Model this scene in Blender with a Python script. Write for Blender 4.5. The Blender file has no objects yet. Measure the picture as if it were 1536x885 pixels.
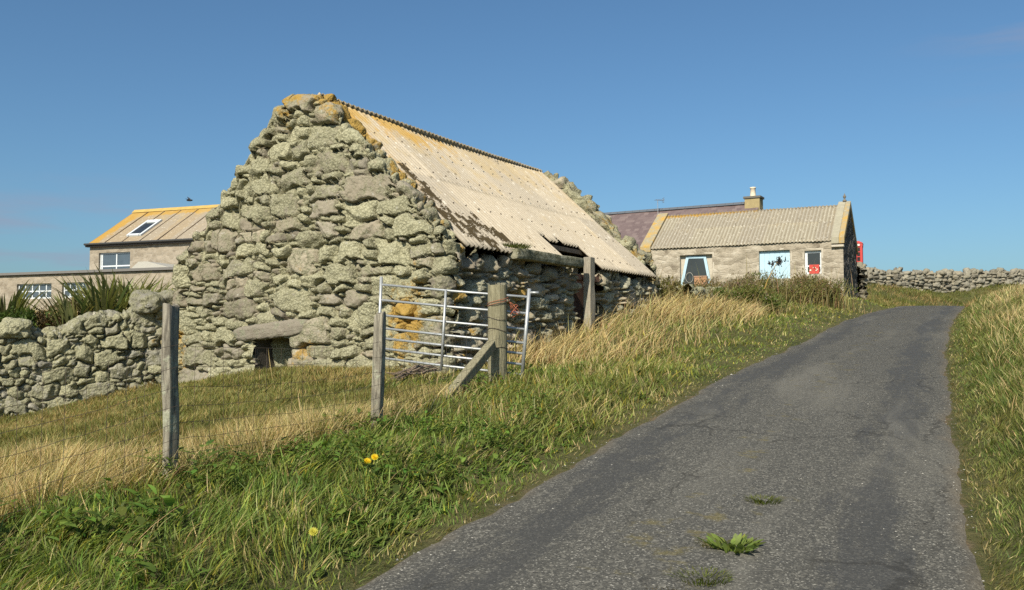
import bpy, bmesh, math
import numpy as np
from mathutils import Matrix, Vector, Quaternion

SC = bpy.context.scene
COL = SC.collection
RNG = np.random.default_rng(7)
R = math.radians

# ------------------------------------------------------------------ camera model (only used to measure the photograph)
F = 1350.0
PITCH = math.atan((512 - 442.5) / F)
CZ = 1.55
CAM = np.array([0, 0, CZ])

def ray(u, v):
    dx = (u - 768) / F
    dz = (442.5 - v) / F
    return np.array([dx, math.cos(PITCH) - dz * math.sin(PITCH), math.sin(PITCH) + dz * math.cos(PITCH)])

def pt(u, v, Y):
    d = ray(u, v)
    return CAM + d * (Y / d[1])

def on_plane(u, v, o, n):
    d = ray(u, v)
    return CAM + d * (np.dot(np.asarray(o) - CAM, n) / np.dot(d, n))

# ------------------------------------------------------------------ noise
def _hash(i, j, k, seed):
    h = (i * 374761393 + j * 668265263 + k * 2147483647 + seed * 1274126177) & 0xFFFFFFFF
    h = ((h ^ (h >> 13)) * 1274126177) & 0xFFFFFFFF
    h = ((h ^ (h >> 16)) * 2246822519) & 0xFFFFFFFF
    h = h ^ (h >> 15)
    return (h & 0xFFFFFF).astype(np.float64) / 0x7FFFFF - 1.0

def vnoise(P, seed=0):
    P = np.asarray(P, float)
    I = np.floor(P).astype(np.int64)
    f = P - I
    u = f * f * f * (f * (f * 6 - 15) + 10)
    r = 0
    for a in (0, 1):
        wa = u[:, 0] if a else 1 - u[:, 0]
        for b in (0, 1):
            wb = u[:, 1] if b else 1 - u[:, 1]
            for c in (0, 1):
                wc = u[:, 2] if c else 1 - u[:, 2]
                r = r + wa * wb * wc * _hash(I[:, 0] + a, I[:, 1] + b, I[:, 2] + c, seed)
    return r

def fbm(P, oct=3, seed=0, gain=.5):
    r = 0; a = 1; P = np.asarray(P, float)
    for o in range(oct):
        r = r + a * vnoise(P * 2 ** o + o * 17.3, seed + o)
        a *= gain
    return r

def n2(x, y, sc, seed=0, oct=2):
    return fbm(np.stack([x * sc, y * sc, np.zeros_like(x) + seed * 3.1], 1), oct, seed)

def sstep(a, b, x):
    t = np.clip((x - a) / (b - a), 0, 1)
    return t * t * (3 - 2 * t)

# ------------------------------------------------------------------ objects
def link(o):
    COL.objects.link(o); return o

def adopt(o, parent):
    if parent is not None:
        o.parent = parent
        o.matrix_parent_inverse = Matrix.Translation(-Vector(parent.location)) if tuple(parent.rotation_euler) == (0, 0, 0) else parent.matrix_basis.inverted()
    return o

def tag(o, label=None, cat=None, group=None, kind=None):
    for k, v in (('label', label), ('category', cat), ('group', group), ('kind', kind)):
        if v: o[k] = v
    return o

def thing(name, loc, label, cat, group=None):
    o = bpy.data.objects.new(name, None)
    o.empty_display_size = .2
    o.location = [float(c) for c in loc]
    link(o)
    return tag(o, label, cat, group)

def mesh_np(name, V, FQ, mat, parent=None, smooth=True, attrs=None, mat_idx=None):
    """V n x 3; FQ list of face index arrays (each k x 3 or k x 4)"""
    V = np.asarray(V, np.float32)
    if not isinstance(FQ, (list, tuple)): FQ = [FQ]
    FQ = [np.asarray(f, np.int32) for f in FQ if len(f)]
    me = bpy.data.meshes.new(name)
    me.vertices.add(len(V)); me.vertices.foreach_set('co', V.ravel())
    nl = sum(f.size for f in FQ); nf = sum(len(f) for f in FQ)
    me.loops.add(nl); me.polygons.add(nf)
    me.loops.foreach_set('vertex_index', np.concatenate([f.ravel() for f in FQ]))
    tot = np.concatenate([np.full(len(f), f.shape[1], np.int32) for f in FQ])
    st = np.concatenate([[0], np.cumsum(tot)[:-1]]).astype(np.int32)
    me.polygons.foreach_set('loop_start', st)
    try: me.polygons.foreach_set('loop_total', tot)
    except Exception: pass
    me.polygons.foreach_set('use_smooth', np.full(nf, smooth))
    for m in (mat if isinstance(mat, (list, tuple)) else [mat]): me.materials.append(m)
    if mat_idx is not None: me.polygons.foreach_set('material_index', np.asarray(mat_idx, np.int32))
    for k, a in (attrs or {}).items():
        a = np.asarray(a, np.float32)
        if a.ndim == 1:
            at = me.attributes.new(k, 'FLOAT', 'POINT'); at.data.foreach_set('value', a)
        else:
            if a.shape[1] == 3: a = np.concatenate([a, np.ones((len(a), 1), np.float32)], 1)
            at = me.attributes.new(k, 'FLOAT_COLOR', 'POINT'); at.data.foreach_set('color', a.ravel())
    me.update(calc_edges=True); me.validate()
    o = link(bpy.data.objects.new(name, me))
    return adopt(o, parent)

class MB:
    """collects shapes that become ONE mesh"""
    def __init__(s, o=(0, 0, 0), ex=(1, 0, 0), ey=(0, 1, 0), ez=(0, 0, 1)):
        s.v = []; s.f = []
        s.fr(o, ex, ey, ez)
    def fr(s, o, ex, ey, ez=(0, 0, 1)):
        s.o = np.array(o, float); s.M = np.array([ex, ey, ez], float); return s
    def P(s, x, y, z): return s.o + np.array([x, y, z]) @ s.M
    def add(s, vs, fs):
        b = len(s.v); s.v += [tuple(p) for p in vs]; s.f += [tuple(b + i for i in f) for f in fs]
    def box(s, x0, x1, y0, y1, z0, z1, b=0.0):
        vs = [s.P(x, y, z) for z in (z0, z1) for y in (y0, y1) for x in (x0, x1)]
        s.add(vs, [(0, 2, 3, 1), (4, 5, 7, 6), (0, 1, 5, 4), (2, 6, 7, 3), (0, 4, 6, 2), (1, 3, 7, 5)]); return s
    def prism(s, poly, y0, y1):
        n = len(poly)
        vs = [s.P(x, y0, z) for x, z in poly] + [s.P(x, y1, z) for x, z in poly]
        s.add(vs, [tuple(range(n)), tuple(range(2 * n - 1, n - 1, -1))] + [(i, i + n, (i + 1) % n + n, (i + 1) % n) for i in range(n)]); return s
    def prismx(s, poly, x0, x1):
        n = len(poly)
        vs = [s.P(x0, y, z) for y, z in poly] + [s.P(x1, y, z) for y, z in poly]
        s.add(vs, [tuple(range(n)), tuple(range(2 * n - 1, n - 1, -1))] + [(i, i + n, (i + 1) % n + n, (i + 1) % n) for i in range(n)]); return s
    def tube(s, pts, r, n=6, cap=True):
        pts = [np.array(p, float) for p in pts]
        rs = r if isinstance(r, (list, tuple)) else [r] * len(pts)
        up = None; rings = []
        for i, p in enumerate(pts):
            t = pts[min(i + 1, len(pts) - 1)] - pts[max(i - 1, 0)]; t = t / (np.linalg.norm(t) + 1e-9)
            if up is None:
                up = np.cross(t, [0, 0, 1.0])
                if np.linalg.norm(up) < 1e-3: up = np.array([1.0, 0, 0])
            up = up - t * np.dot(up, t); up /= np.linalg.norm(up) + 1e-9
            w = np.cross(t, up)
            rings.append([p + rs[i] * (math.cos(2 * math.pi * k / n) * up + math.sin(2 * math.pi * k / n) * w) for k in range(n)])
        vs = [q for rg in rings for q in rg]
        fs = [(i * n + k, i * n + (k + 1) % n, (i + 1) * n + (k + 1) % n, (i + 1) * n + k) for i in range(len(pts) - 1) for k in range(n)]
        if cap: fs += [tuple(range(n - 1, -1, -1)), tuple((len(pts) - 1) * n + k for k in range(n))]
        s.add(vs, fs); return s
    def build(s, name, mat, parent=None, smooth=False, bevel=0, attrs=None, subdiv=0, disp=None):
        me = bpy.data.meshes.new(name)
        me.from_pydata([tuple(float(c) for c in p) for p in s.v], [], s.f)
        bm = bmesh.new(); bm.from_mesh(me)
        bmesh.ops.recalc_face_normals(bm, faces=bm.faces)
        if bevel: bmesh.ops.bevel(bm, geom=list(bm.edges), offset=bevel, segments=2, profile=.6, affect='EDGES', clamp_overlap=True)
        if subdiv: bmesh.ops.subdivide_edges(bm, edges=list(bm.edges), cuts=subdiv, use_grid_fill=True)
        bm.to_mesh(me); bm.free()
        if disp is not None:
            P = np.array([v.co for v in me.vertices]); P = disp(P)
            me.vertices.foreach_set('co', P.astype(np.float32).ravel())
        me.polygons.foreach_set('use_smooth', [smooth] * len(me.polygons))
        for m in (mat if isinstance(mat, (list, tuple)) else [mat]): me.materials.append(m)
        me.update()
        return adopt(link(bpy.data.objects.new(name, me)), parent)

# ------------------------------------------------------------------ materials
class NT:
    def __init__(s, name):
        m = bpy.data.materials.new(name); m.use_nodes = True
        s.m = m; s.t = m.node_tree; s.t.nodes.clear()
        s.out = s.t.nodes.new('ShaderNodeOutputMaterial')
        s._pos = None
    def n(s, typ, **kw):
        nd = s.t.nodes.new(typ)
        for k, v in kw.items(): setattr(nd, k, v)
        return nd
    def put(s, sock, v):
        if isinstance(v, bpy.types.NodeSocket): s.t.links.new(v, sock)
        elif v is not None:
            if sock.type == 'RGBA' and not isinstance(v, (int, float)) and len(v) == 3: v = (*v, 1)
            sock.default_value = v
    def pos(s):
        if s._pos is None: s._pos = s.n('ShaderNodeTexCoord').outputs['Object']
        return s._pos
    def scale(s, vec, sc):
        nd = s.n('ShaderNodeVectorMath', operation='MULTIPLY'); s.put(nd.inputs[0], vec); nd.inputs[1].default_value = sc
        return nd.outputs[0]
    def noise(s, sc, det=4, rough=.55, vec=None, dist=0, col=False):
        nd = s.n('ShaderNodeTexNoise'); s.put(nd.inputs['Vector'], vec or s.pos())
        nd.inputs['Scale'].default_value = sc; nd.inputs['Detail'].default_value = det; nd.inputs['Roughness'].default_value = rough
        nd.inputs['Distortion'].default_value = dist
        return nd.outputs[1 if col else 0]
    def voro(s, sc, feat='F1', vec=None, out='Distance', rnd=1):
        nd = s.n('ShaderNodeTexVoronoi', feature=feat); s.put(nd.inputs['Vector'], vec or s.pos())
        nd.inputs['Scale'].default_value = sc; nd.inputs['Randomness'].default_value = rnd
        return nd.outputs[out]
    def attr(s, name, out='Color'):
        return s.n('ShaderNodeAttribute', attribute_name=name).outputs[out]
    def sep(s, c):
        nd = s.n('ShaderNodeSeparateColor'); s.put(nd.inputs[0], c); return nd.outputs
    def sepv(s, c):
        nd = s.n('ShaderNodeSeparateXYZ'); s.put(nd.inputs[0], c); return nd.outputs
    def comb(s, x, y, z):
        nd = s.n('ShaderNodeCombineXYZ'); s.put(nd.inputs[0], x); s.put(nd.inputs[1], y); s.put(nd.inputs[2], z); return nd.outputs[0]
    def math(s, op, a, b=0.0, c=0.0):
        nd = s.n('ShaderNodeMath', operation=op)
        s.put(nd.inputs[0], a); s.put(nd.inputs[1], b); s.put(nd.inputs[2], c); return nd.outputs[0]
    def ss(s, a, b, x):
        nd = s.n('ShaderNodeMapRange', interpolation_type='SMOOTHSTEP')
        s.put(nd.inputs[0], x); nd.inputs[1].default_value = a; nd.inputs[2].default_value = b
        return nd.outputs[0]
    def ramp(s, x, stops):
        nd = s.n('ShaderNodeValToRGB'); s.put(nd.inputs[0], x)
        cr = nd.color_ramp
        while len(cr.elements) < len(stops): cr.elements.new(.5)
        for e, (p, c) in zip(cr.elements, stops): e.position = p; e.color = (*c, 1)
        return nd.outputs[0]
    def mix(s, fac, a, b, mode='MIX'):
        nd = s.n('ShaderNodeMix', data_type='RGBA', blend_type=mode)
        s.put(nd.inputs[0], fac); s.put(nd.inputs[6], a); s.put(nd.inputs[7], b); return nd.outputs[2]
    def bump(s, h, strength=.5, dist=.02, nrm=None):
        nd = s.n('ShaderNodeBump'); nd.inputs['Strength'].default_value = strength; nd.inputs['Distance'].default_value = dist
        s.put(nd.inputs['Height'], h)
        if nrm is not None: s.put(nd.inputs['Normal'], nrm)
        return nd.outputs[0]
    def bsdf(s, col, rough=.85, normal=None, metal=0, spec=.3):
        nd = s.n('ShaderNodeBsdfPrincipled')
        s.put(nd.inputs['Base Color'], col); s.put(nd.inputs['Roughness'], rough); s.put(nd.inputs['Metallic'], metal)
        nd.inputs['Specular IOR Level'].default_value = spec
        if normal is not None: s.put(nd.inputs['Normal'], normal)
        s.t.links.new(nd.outputs[0], s.out.inputs[0]); return s.m

def m_flat(name, col, rough=.6, var=.15, sc=8, metal=0, bump=.15, spec=.4):
    t = NT(name)
    n = t.noise(sc, 5, .6)
    f = t.math('MULTIPLY_ADD', n, 2 * var, 1 - var)
    c = t.mix(1, col, t.comb(f, f, f), 'MULTIPLY')
    return t.bsdf(c, rough, t.bump(t.noise(sc * 4, 4), bump, .01), metal, spec)

BUMPD = .021
def m_stone(name, lich=.6, yellow=.25, tint=(1, 1, 1), white=.3, fine=1.0, lgreen=((.20, .21, .135), (.36, .365, .26))):
    t = NT(name)
    a = t.sep(t.attr('stone'))
    base = t.ramp(a[0], [(0, (.14, .127, .11)), (.25, (.22, .197, .16)), (.45, (.19, .178, .155)), (.6, (.27, .235, .185)), (.8, (.21, .197, .175)), (1, (.30, .27, .22))])
    base = t.mix(1, base, (*tint,), 'MULTIPLY')
    base = t.mix(.7, base, t.mix(t.noise(22, 5, .7), (.45, .45, .45), (1.55, 1.5, 1.45)), 'MULTIPLY')
    big = t.noise(1.1, 3, .5)
    med = t.noise(7, 5, .65, dist=.4)
    fin = t.noise(55 * fine, 4, .65)
    tuft = t.voro(24 * fine, vec=None)
    # grey green lichen
    m = t.math('ADD', t.math('ADD', t.math('MULTIPLY', med, .8), t.math('MULTIPLY', a[1], .35)), t.math('MULTIPLY', big, .3))
    th = 1.13 - lich * .72
    lm = t.ss(th - .09, th + .11, m)
    lc = t.mix(t.math('ADD', t.math('MULTIPLY', fin, .45), t.math('MULTIPLY', t.noise(6, 5, .7), .6)), lgreen[0], lgreen[1])
    lc = t.mix(t.math('MULTIPLY', t.ss(.3, .65, tuft), .6), lc, (lgreen[0][0] * .75, lgreen[0][1] * .75, lgreen[0][2] * .7))
    vv = t.math('MULTIPLY_ADD', a[1], .40, .66)
    lc = t.mix(1, lc, t.comb(vv, vv, vv), 'MULTIPLY')
    c = t.mix(lm, base, lc)
    # white crust
    wm = t.math('MULTIPLY', t.ss(.64, .70, t.noise(9, 4, .6)), white)
    c = t.mix(wm, c, (.47, .45, .40))
    # orange lichen
    ya = t.attr('yel', 'Fac')
    ym = t.math('ADD', t.math('ADD', t.math('MULTIPLY', t.noise(2.3, 4, .6), .7), t.math('MULTIPLY', t.noise(16, 4, .7), .35)), t.math('MULTIPLY', ya, .55))
    ym = t.math('ADD', ym, t.math('MULTIPLY', a[0], .1))
    y0 = .98 - yellow * .4
    ymk = t.ss(y0 - .05, y0 + .07, ym)
    yc = t.mix(t.noise(40, 3), (.26, .165, .035), (.46, .27, .045))
    c = t.mix(t.math('MULTIPLY', ymk, .85), c, yc)
    h = t.math('ADD', t.math('MULTIPLY', t.math('SUBTRACT', fin, tuft), t.math('MULTIPLY_ADD', lm, .8, .25)), t.math('MULTIPLY', t.noise(130, 3, .6), .35))
    return t.bsdf(c, .95, t.bump(h, .9, BUMPD), spec=.12)

def m_leaf(name, trans=.35, rough=.6):
    t = NT(name)
    c = t.attr('col')
    d = t.n('ShaderNodeBsdfDiffuse'); t.put(d.inputs[0], c)
    tr = t.n('ShaderNodeBsdfTranslucent'); t.put(tr.inputs[0], t.mix(1, c, (1.25, 1.2, .75), 'MULTIPLY'))
    mx = t.n('ShaderNodeMixShader'); mx.inputs[0].default_value = trans
    t.t.links.new(d.outputs[0], mx.inputs[1]); t.t.links.new(tr.outputs[0], mx.inputs[2])
    g = t.n('ShaderNodeBsdfGlossy'); g.inputs['Roughness'].default_value = rough; t.put(g.inputs[0], (.8, .85, .8))
    m2 = t.n('ShaderNodeMixShader'); m2.inputs[0].default_value = .018
    t.t.links.new(mx.outputs[0], m2.inputs[1]); t.t.links.new(g.outputs[0], m2.inputs[2])
    t.t.links.new(m2.outputs[0], t.out.inputs[0])
    return t.m
# ------------------------------------------------------------------ road frame and terrain
RP_Y = np.array([-6, 0, 4.43, 8.5, 12.86, 21.8, 28, 36, 45, 52, 60, 75])
RP_Z = np.array([-.5, -.05, .33, .70, 1.10, 1.83, 2.36, 2.92, 3.32, 3.5, 3.55, 3.3])
LV = np.array([457, 468, 488, 505, 535, 560, 639, 688, 751, 798, 850, 885]); LU = np.array([1360, 1300, 1245, 1215, 1150, 1087, 935, 860, 745, 653, 565, 499])
RV = np.array([458, 480, 520, 560, 648, 736, 824, 885]); RU = np.array([1450, 1430, 1420, 1423, 1432, 1445, 1468, 1476])
_ry = np.array([4.43, 6, 8.5, 10.5, 12.86, 16, 19, 21.8, 25, 28, 32, 36, 41, 45])
_rz = np.interp(_ry, RP_Y, RP_Z)
_vv = 512 - (_rz - CZ) / _ry * F
_lx = (np.interp(_vv, LV, LU) - 768) / F * _ry
_rx = (np.interp(_vv, RV, RU) - 768) / F * _ry
ROAD_Y = np.concatenate([[-6, -2, 1.5], _ry, [50, 56, 62, 70]])
ROAD_L = np.concatenate([[-6.2, -4.05, -2.25], _lx, [23.5, 29.5, 37, 48]])
ROAD_R = np.concatenate([[-2.9, -.75, 1.0], _rx, [26.6, 33.0, 41, 53]])
_k = np.linspace(-6, 70, 500)
def _smooth(a, n):
    k = np.ones(n) / n
    return np.convolve(np.pad(a, n // 2, mode='edge'), k, 'valid')[:len(a)]
RK_L = _smooth(np.interp(_k, ROAD_Y, ROAD_L), 13); RK_R = _smooth(np.interp(_k, ROAD_Y, ROAD_R), 13); RK_Z = _smooth(np.interp(_k, RP_Y, RP_Z), 25)
def road_l(y): return np.interp(y, _k, RK_L)
def road_r(y): return np.interp(y, _k, RK_R)
def road_z(y): return np.interp(y, _k, RK_Z)

C0 = np.array([-1.106, 14.5])
e1 = np.array([.50078, .86557]); e2 = np.array([-.86557, .50078])
def bw(s, t): return C0 + e2 * s + e1 * t       # barn plan coordinates: s across, t along

CP = []
for y in (-6, 0, 4.4, 8, 12, 16, 20, 25, 30, 36, 42, 48, 55, 65):
    z = float(road_z(y)); l = float(road_l(y)); r = float(road_r(y))
    CP += [(l, y, z), (r, y, z)]
    CP += [(r + 1.0, y - .45, z + .42), (r + 2.3, y - 1, z + .78), (r + 5, y - 2, z + .95), (r + 14, y - 4, z + .9)]
CP += [(-2.2, 5.8, .70), (-1.233, 8.2, .72), (-.19, 11.4, 1.04), (-2.66, 4.67, .62), (-3.3, 3.2, .45), (-4.5, 0, .1), (.3, 9.4, .9),
       (1.1, 12.8, 1.12), (-1.1, 14.4, .95), (-2.6, 15.0, 1.12), (-3.8, 16.0, 1.12), (-5.2, 16.9, .95), (-6.6, 17.6, .72), (-9.4, 16.4, .06), (-8.0, 16.9, .36), (-12, 15, -.3), (-7, 14.2, .38), (-5, 12.5, .60), (-4, 9, .55), (-6, 8, .35), (-9, 8, .3), (-9, 4, .2), (-14, 9, .4), (-10.5, 19, .9), (-11, 22, 1.75), (-14, 30, 2.2), (-19, 44, 2.7), (-26, 46, 2.7), (-8, 30, 2.4), (-5, 22, 1.6)]
CP += [(*bw(-.6, 3), 1.35), (*bw(-.6, 6), 1.95), (*bw(-.6, 9.5), 2.35), (*bw(-2, 4), 1.45), (*bw(-2, 8), 2.05), (*bw(3, 5), 1.5), (*bw(3, 11), 2.3),
       (5.8, 25.5, 2.45), (9, 28.5, 2.75), (8, 33, 3.05), (12, 33, 3.1), (13.2, 35.6, 3.3), (5.8, 39.5, 3.6), (15.6, 40.5, 3.35), (10, 46, 3.7), (4, 52, 3.8), (19, 50, 4.0), (22, 54, 4.75), (25, 57.5, 5.05), (32, 59, 5.1), (40, 61.5, 5.2), (33, 52, 4.3), (40, 45, 4.2), (25, 68, 4.9), (0, 70, 3.5), (-30, 60, 3)]
CP = np.array(CP, float)
def _tps(A, B):
    d2 = ((A[:, None, :] - B[None, :, :]) ** 2).sum(2)
    return .5 * d2 * np.log(d2 + 1e-9)
_n = len(CP)
_K = _tps(CP[:, :2], CP[:, :2]) + np.eye(_n) * 1.2
_Pm = np.concatenate([np.ones((_n, 1)), CP[:, :2]], 1)
_A = np.block([[_K, _Pm], [_Pm.T, np.zeros((3, 3))]])
_W = np.linalg.solve(_A, np.concatenate([CP[:, 2], np.zeros(3)]))

def ground_z(x, y, rough=True):
    x = np.atleast_1d(np.asarray(x, float)); y = np.atleast_1d(np.asarray(y, float))
    out = np.empty(len(x))
    for i in range(0, len(x), 20000):
        q = np.stack([x[i:i + 20000], y[i:i + 20000]], 1)
        out[i:i + 20000] = _tps(q, CP[:, :2]) @ _W[:_n] + _W[_n] + q @ _W[_n + 1:]
    far = np.maximum.reduce([(-30 - x), x - 50, -8 - y, y - 68, np.zeros_like(x)])
    w = sstep(0, 60, far)
    out = np.where(far > 0, np.clip(out, -4, 6.0), out)
    out = out * (1 - w) + (-6.0 - 10 * sstep(100, 900, far)) * w
    if rough:
        near = sstep(60, 20, np.hypot(x, y))
        out = out + near * (.05 * n2(x, y, .9, 3, 3))
    # the road bed
    yl, yr, rz = road_l(y), road_r(y), road_z(y)
    inr = np.minimum(x - yl, yr - x)
    wr = sstep(-.75, -.05, inr) * (y < 68) * (y > -6)
    out = out * (1 - wr) + (rz - .035) * wr
    return out
def gz(x, y): return float(ground_z(np.array([x]), np.array([y]))[0])

def m_ground():
    t = NT('ground_thatch')
    d = t.attr('edge', 'Fac')
    c = t.ramp(t.math('ADD', t.math('MULTIPLY', t.noise(.9, 4), .5), t.math('MULTIPLY', t.noise(14, 5, .7), .5)),
               [(.28, (.035, .045, .014)), (.45, (.075, .08, .028)), (.6, (.13, .115, .05)), (.78, (.22, .18, .09))])
    dirt = t.mix(t.noise(26, 5, .7), (.10, .07, .042), (.24, .18, .12))
    c = t.mix(t.ss(.25, .8, t.math('ADD', d, t.math('MULTIPLY', t.math('SUBTRACT', t.noise(6, 4), .5), .8))), c, dirt)
    return t.bsdf(c, 1, t.bump(t.noise(30, 5, .7), .9, .04), spec=.1)

def m_road():
    t = NT('old_tarmac')
    rc = t.sep(t.attr('rc'))                      # R across 0..1, G metres along / 40
    p = t.pos()
    along = t.math('MULTIPLY', rc[1], 40)
    across = t.math('MULTIPLY', rc[0], 3.2)
    flow = t.comb(across, t.math('MULTIPLY', along, .16), 0.0)
    cell = t.voro(115, vec=p, out='Color')
    cs = t.sep(cell)
    agg = t.ramp(cs[0], [(0, (.058, .056, .050)), (.45, (.082, .079, .069)), (.75, (.108, .103, .088)), (.92, (.155, .146, .122)), (1, (.36, .34, .29))])
    big = t.sep(t.voro(52, vec=p, out='Color'))
    agg = t.mix(t.ss(.78, .95, big[1]), agg, t.mix(big[0], (.10, .095, .08), (.20, .188, .158)))
    # worn / dusty patches and bitumen-rich wheel tracks
    pn = t.noise(1.05, 5, .6, vec=flow, dist=.7)
    bit = t.mix(t.noise(120, 3), (.040, .040, .039), (.068, .067, .064))
    trk = t.math('ADD', t.ss(.20, .0, t.math('ABSOLUTE', t.math('SUBTRACT', rc[0], .17))), t.ss(.19, .0, t.math('ABSOLUTE', t.math('SUBTRACT', rc[0], .81))))
    pn2 = t.math('ADD', t.math('MULTIPLY', t.noise(2.6, 6, .72, vec=flow, dist=.6), .72), t.math('MULTIPLY', t.noise(5, 6, .75, vec=p), .28))
    bm = t.ss(.515, .62, t.math('ADD', t.math('MULTIPLY', pn2, .85), t.math('MULTIPLY', trk, .19)))
    c = t.mix(t.math('MULTIPLY', bm, .66), agg, bit)
    dust = t.ss(.50, .70, pn)
    c = t.mix(t.math('MULTIPLY', dust, .6), c, t.mix(cs[1], (.12, .113, .094), (.23, .215, .178)))
    edge = t.math('ABSOLUTE', t.math('SUBTRACT', rc[0], .5))
    em = t.ss(.44, .5, t.math('ADD', edge, t.math('MULTIPLY', t.math('SUBTRACT', t.noise(3, 4), .5), .09)))
    c = t.mix(t.math('MULTIPLY', em, .75), c, t.mix(cs[1], (.10, .082, .058), (.22, .19, .145)))
    # moss and small weeds in the crown of the road
    mm = t.math('ADD', t.math('MULTIPLY', t.noise(3.4, 5, .7), .8), t.math('MULTIPLY', t.ss(.28, .0, t.math('ABSOLUTE', t.math('SUBTRACT', rc[0], .47))), .12))
    c = t.mix(t.math('MULTIPLY', t.ss(.56, .66, mm), .6), c, t.mix(cs[2], (.11, .10, .03), (.21, .165, .075)))
    dz = t.n('ShaderNodeVectorMath', operation='MULTIPLY_ADD'); t.put(dz.inputs[0], t.noise(2.4, 4, .6, vec=p, col=True)); dz.inputs[1].default_value = (.55, .55, 0); t.put(dz.inputs[2], t.comb(across, t.math('MULTIPLY', along, .5), 0.0))
    ck = t.voro(.62, 'DISTANCE_TO_EDGE', vec=dz.outputs[0])
    ckm = t.math('MULTIPLY', t.ss(.011, .002, ck), t.ss(.42, .56, t.noise(.8, 3)))
    c = t.mix(t.math('MULTIPLY', ckm, .5), c, (.03, .028, .024))
    h = t.math('ADD', t.math('MULTIPLY', cs[0], t.math('SUBTRACT', 1, t.math('MULTIPLY', bm, .75))), t.math('MULTIPLY', pn2, .6))
    return t.bsdf(c, t.mix(bm, (.9, .9, .9), (.75, .75, .75)), t.bump(h, .7, .012), spec=.12)

M = {}
def build_setting():
    M['ground'] = m_ground(); M['road'] = m_road()
    core_x = np.concatenate([np.arange(-14, 20, .2), np.arange(20, 46, .5)])
    core_y = np.concatenate([np.arange(1.5, 26, .2), np.arange(26, 68, .45)])
    gx = np.concatenate([-14 - np.geomspace(.4, 2500, 46)[::-1], core_x, 46 + np.geomspace(.6, 2500, 42)])
    gy = np.concatenate([1.5 - np.geomspace(.3, 1500, 34)[::-1], core_y, 68 + np.geomspace(.5, 3500, 46)])
    X, Y = np.meshgrid(gx, gy); x = X.ravel(); y = Y.ravel()
    z = ground_z(x, y)
    inr = np.minimum(x - road_l(y), road_r(y) - x)
    edge = sstep(-.03, .16, inr) * (y < 68)
    nx, ny = len(gx), len(gy)
    i = np.arange(nx * ny).reshape(ny, nx)
    q = np.stack([i[:-1, :-1], i[:-1, 1:], i[1:, 1:], i[1:, :-1]], -1).reshape(-1, 4)
    g = mesh_np('ground', np.stack([x, y, z], 1), q, M['ground'], attrs={'edge': edge})
    tag(g, kind='structure')
    # road: one sheet with uneven broken edges
    ys = np.concatenate([np.arange(-5, 30, .12), np.arange(30, 66, .3)])
    nc = 34
    tt = np.linspace(0, 1, nc)
    V = []; rc = []
    s = 0
    L = np.stack([road_l(ys), ys], 1); Rr = np.stack([road_r(ys), ys], 1)
    jl = .05 * n2(ys, ys * 0, 1.3, 11, 3) + .03 * n2(ys, ys * 0, 6, 12, 2); jr = .05 * n2(ys, ys * 0, 1.3, 13, 3) + .03 * n2(ys, ys * 0, 6, 14, 2)
    lx = L[:, 0] + jl; rx = Rr[:, 0] + jr
    cen = (lx + rx) / 2
    sl = np.concatenate([[0], np.cumsum(np.hypot(np.diff(cen), np.diff(ys)))])
    XX = lx[:, None] * (1 - tt) + rx[:, None] * tt
    YY = np.repeat(ys[:, None], nc, 1)
    ZZ = road_z(YY) + .03 * (1 - (2 * tt - 1) ** 2)[None, :] - .012 + .012 * n2(XX.ravel(), YY.ravel(), .8, 5, 3).reshape(XX.shape)
    ZZ[:, 0] -= .05; ZZ[:, -1] -= .05
    rcv = np.stack([np.repeat(tt[None, :], len(ys), 0), np.repeat(sl[:, None] / 40, nc, 1), np.zeros_like(XX)], -1).reshape(-1, 3)
    i = np.arange(len(ys) * nc).reshape(len(ys), nc)
    q = np.stack([i[:-1, :-1], i[:-1, 1:], i[1:, 1:], i[1:, :-1]], -1).reshape(-1, 4)
    r = mesh_np('road', np.stack([XX, YY, ZZ], -1).reshape(-1, 3), q, M['road'], attrs={'rc': rcv})
    tag(r, kind='structure')

# ------------------------------------------------------------------ rubble masonry: a wall sheet displaced into single stones
def polyline(pts, radii, step):
    """rounded polyline resampled at step -> points, outward normals (to the right of travel)"""
    pts = [np.array(p, float) for p in pts]
    out = [pts[0]]
    for i in range(1, len(pts) - 1):
        a, b, c = pts[i - 1], pts[i], pts[i + 1]; r = radii
        u = (a - b) / np.linalg.norm(a - b); w = (c - b) / np.linalg.norm(c - b)
        p0, p1 = b + u * r, b + w * r
        for k in np.linspace(0, 1, 9):
            out.append((1 - k) ** 2 * p0 + 2 * k * (1 - k) * b + k * k * p1)
    out.append(pts[-1])
    out = np.array(out)
    d = np.concatenate([[0], np.cumsum(np.hypot(*np.diff(out, axis=0).T))])
    s = np.arange(0, d[-1] + step * .5, step)
    P = np.stack([np.interp(s, d, out[:, 0]), np.interp(s, d, out[:, 1])], 1)
    T = np.gradient(P, axis=0); T /= np.linalg.norm(T, axis=1)[:, None]
    N = np.stack([T[:, 1], -T[:, 0]], 1)
    return P, N, s

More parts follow.
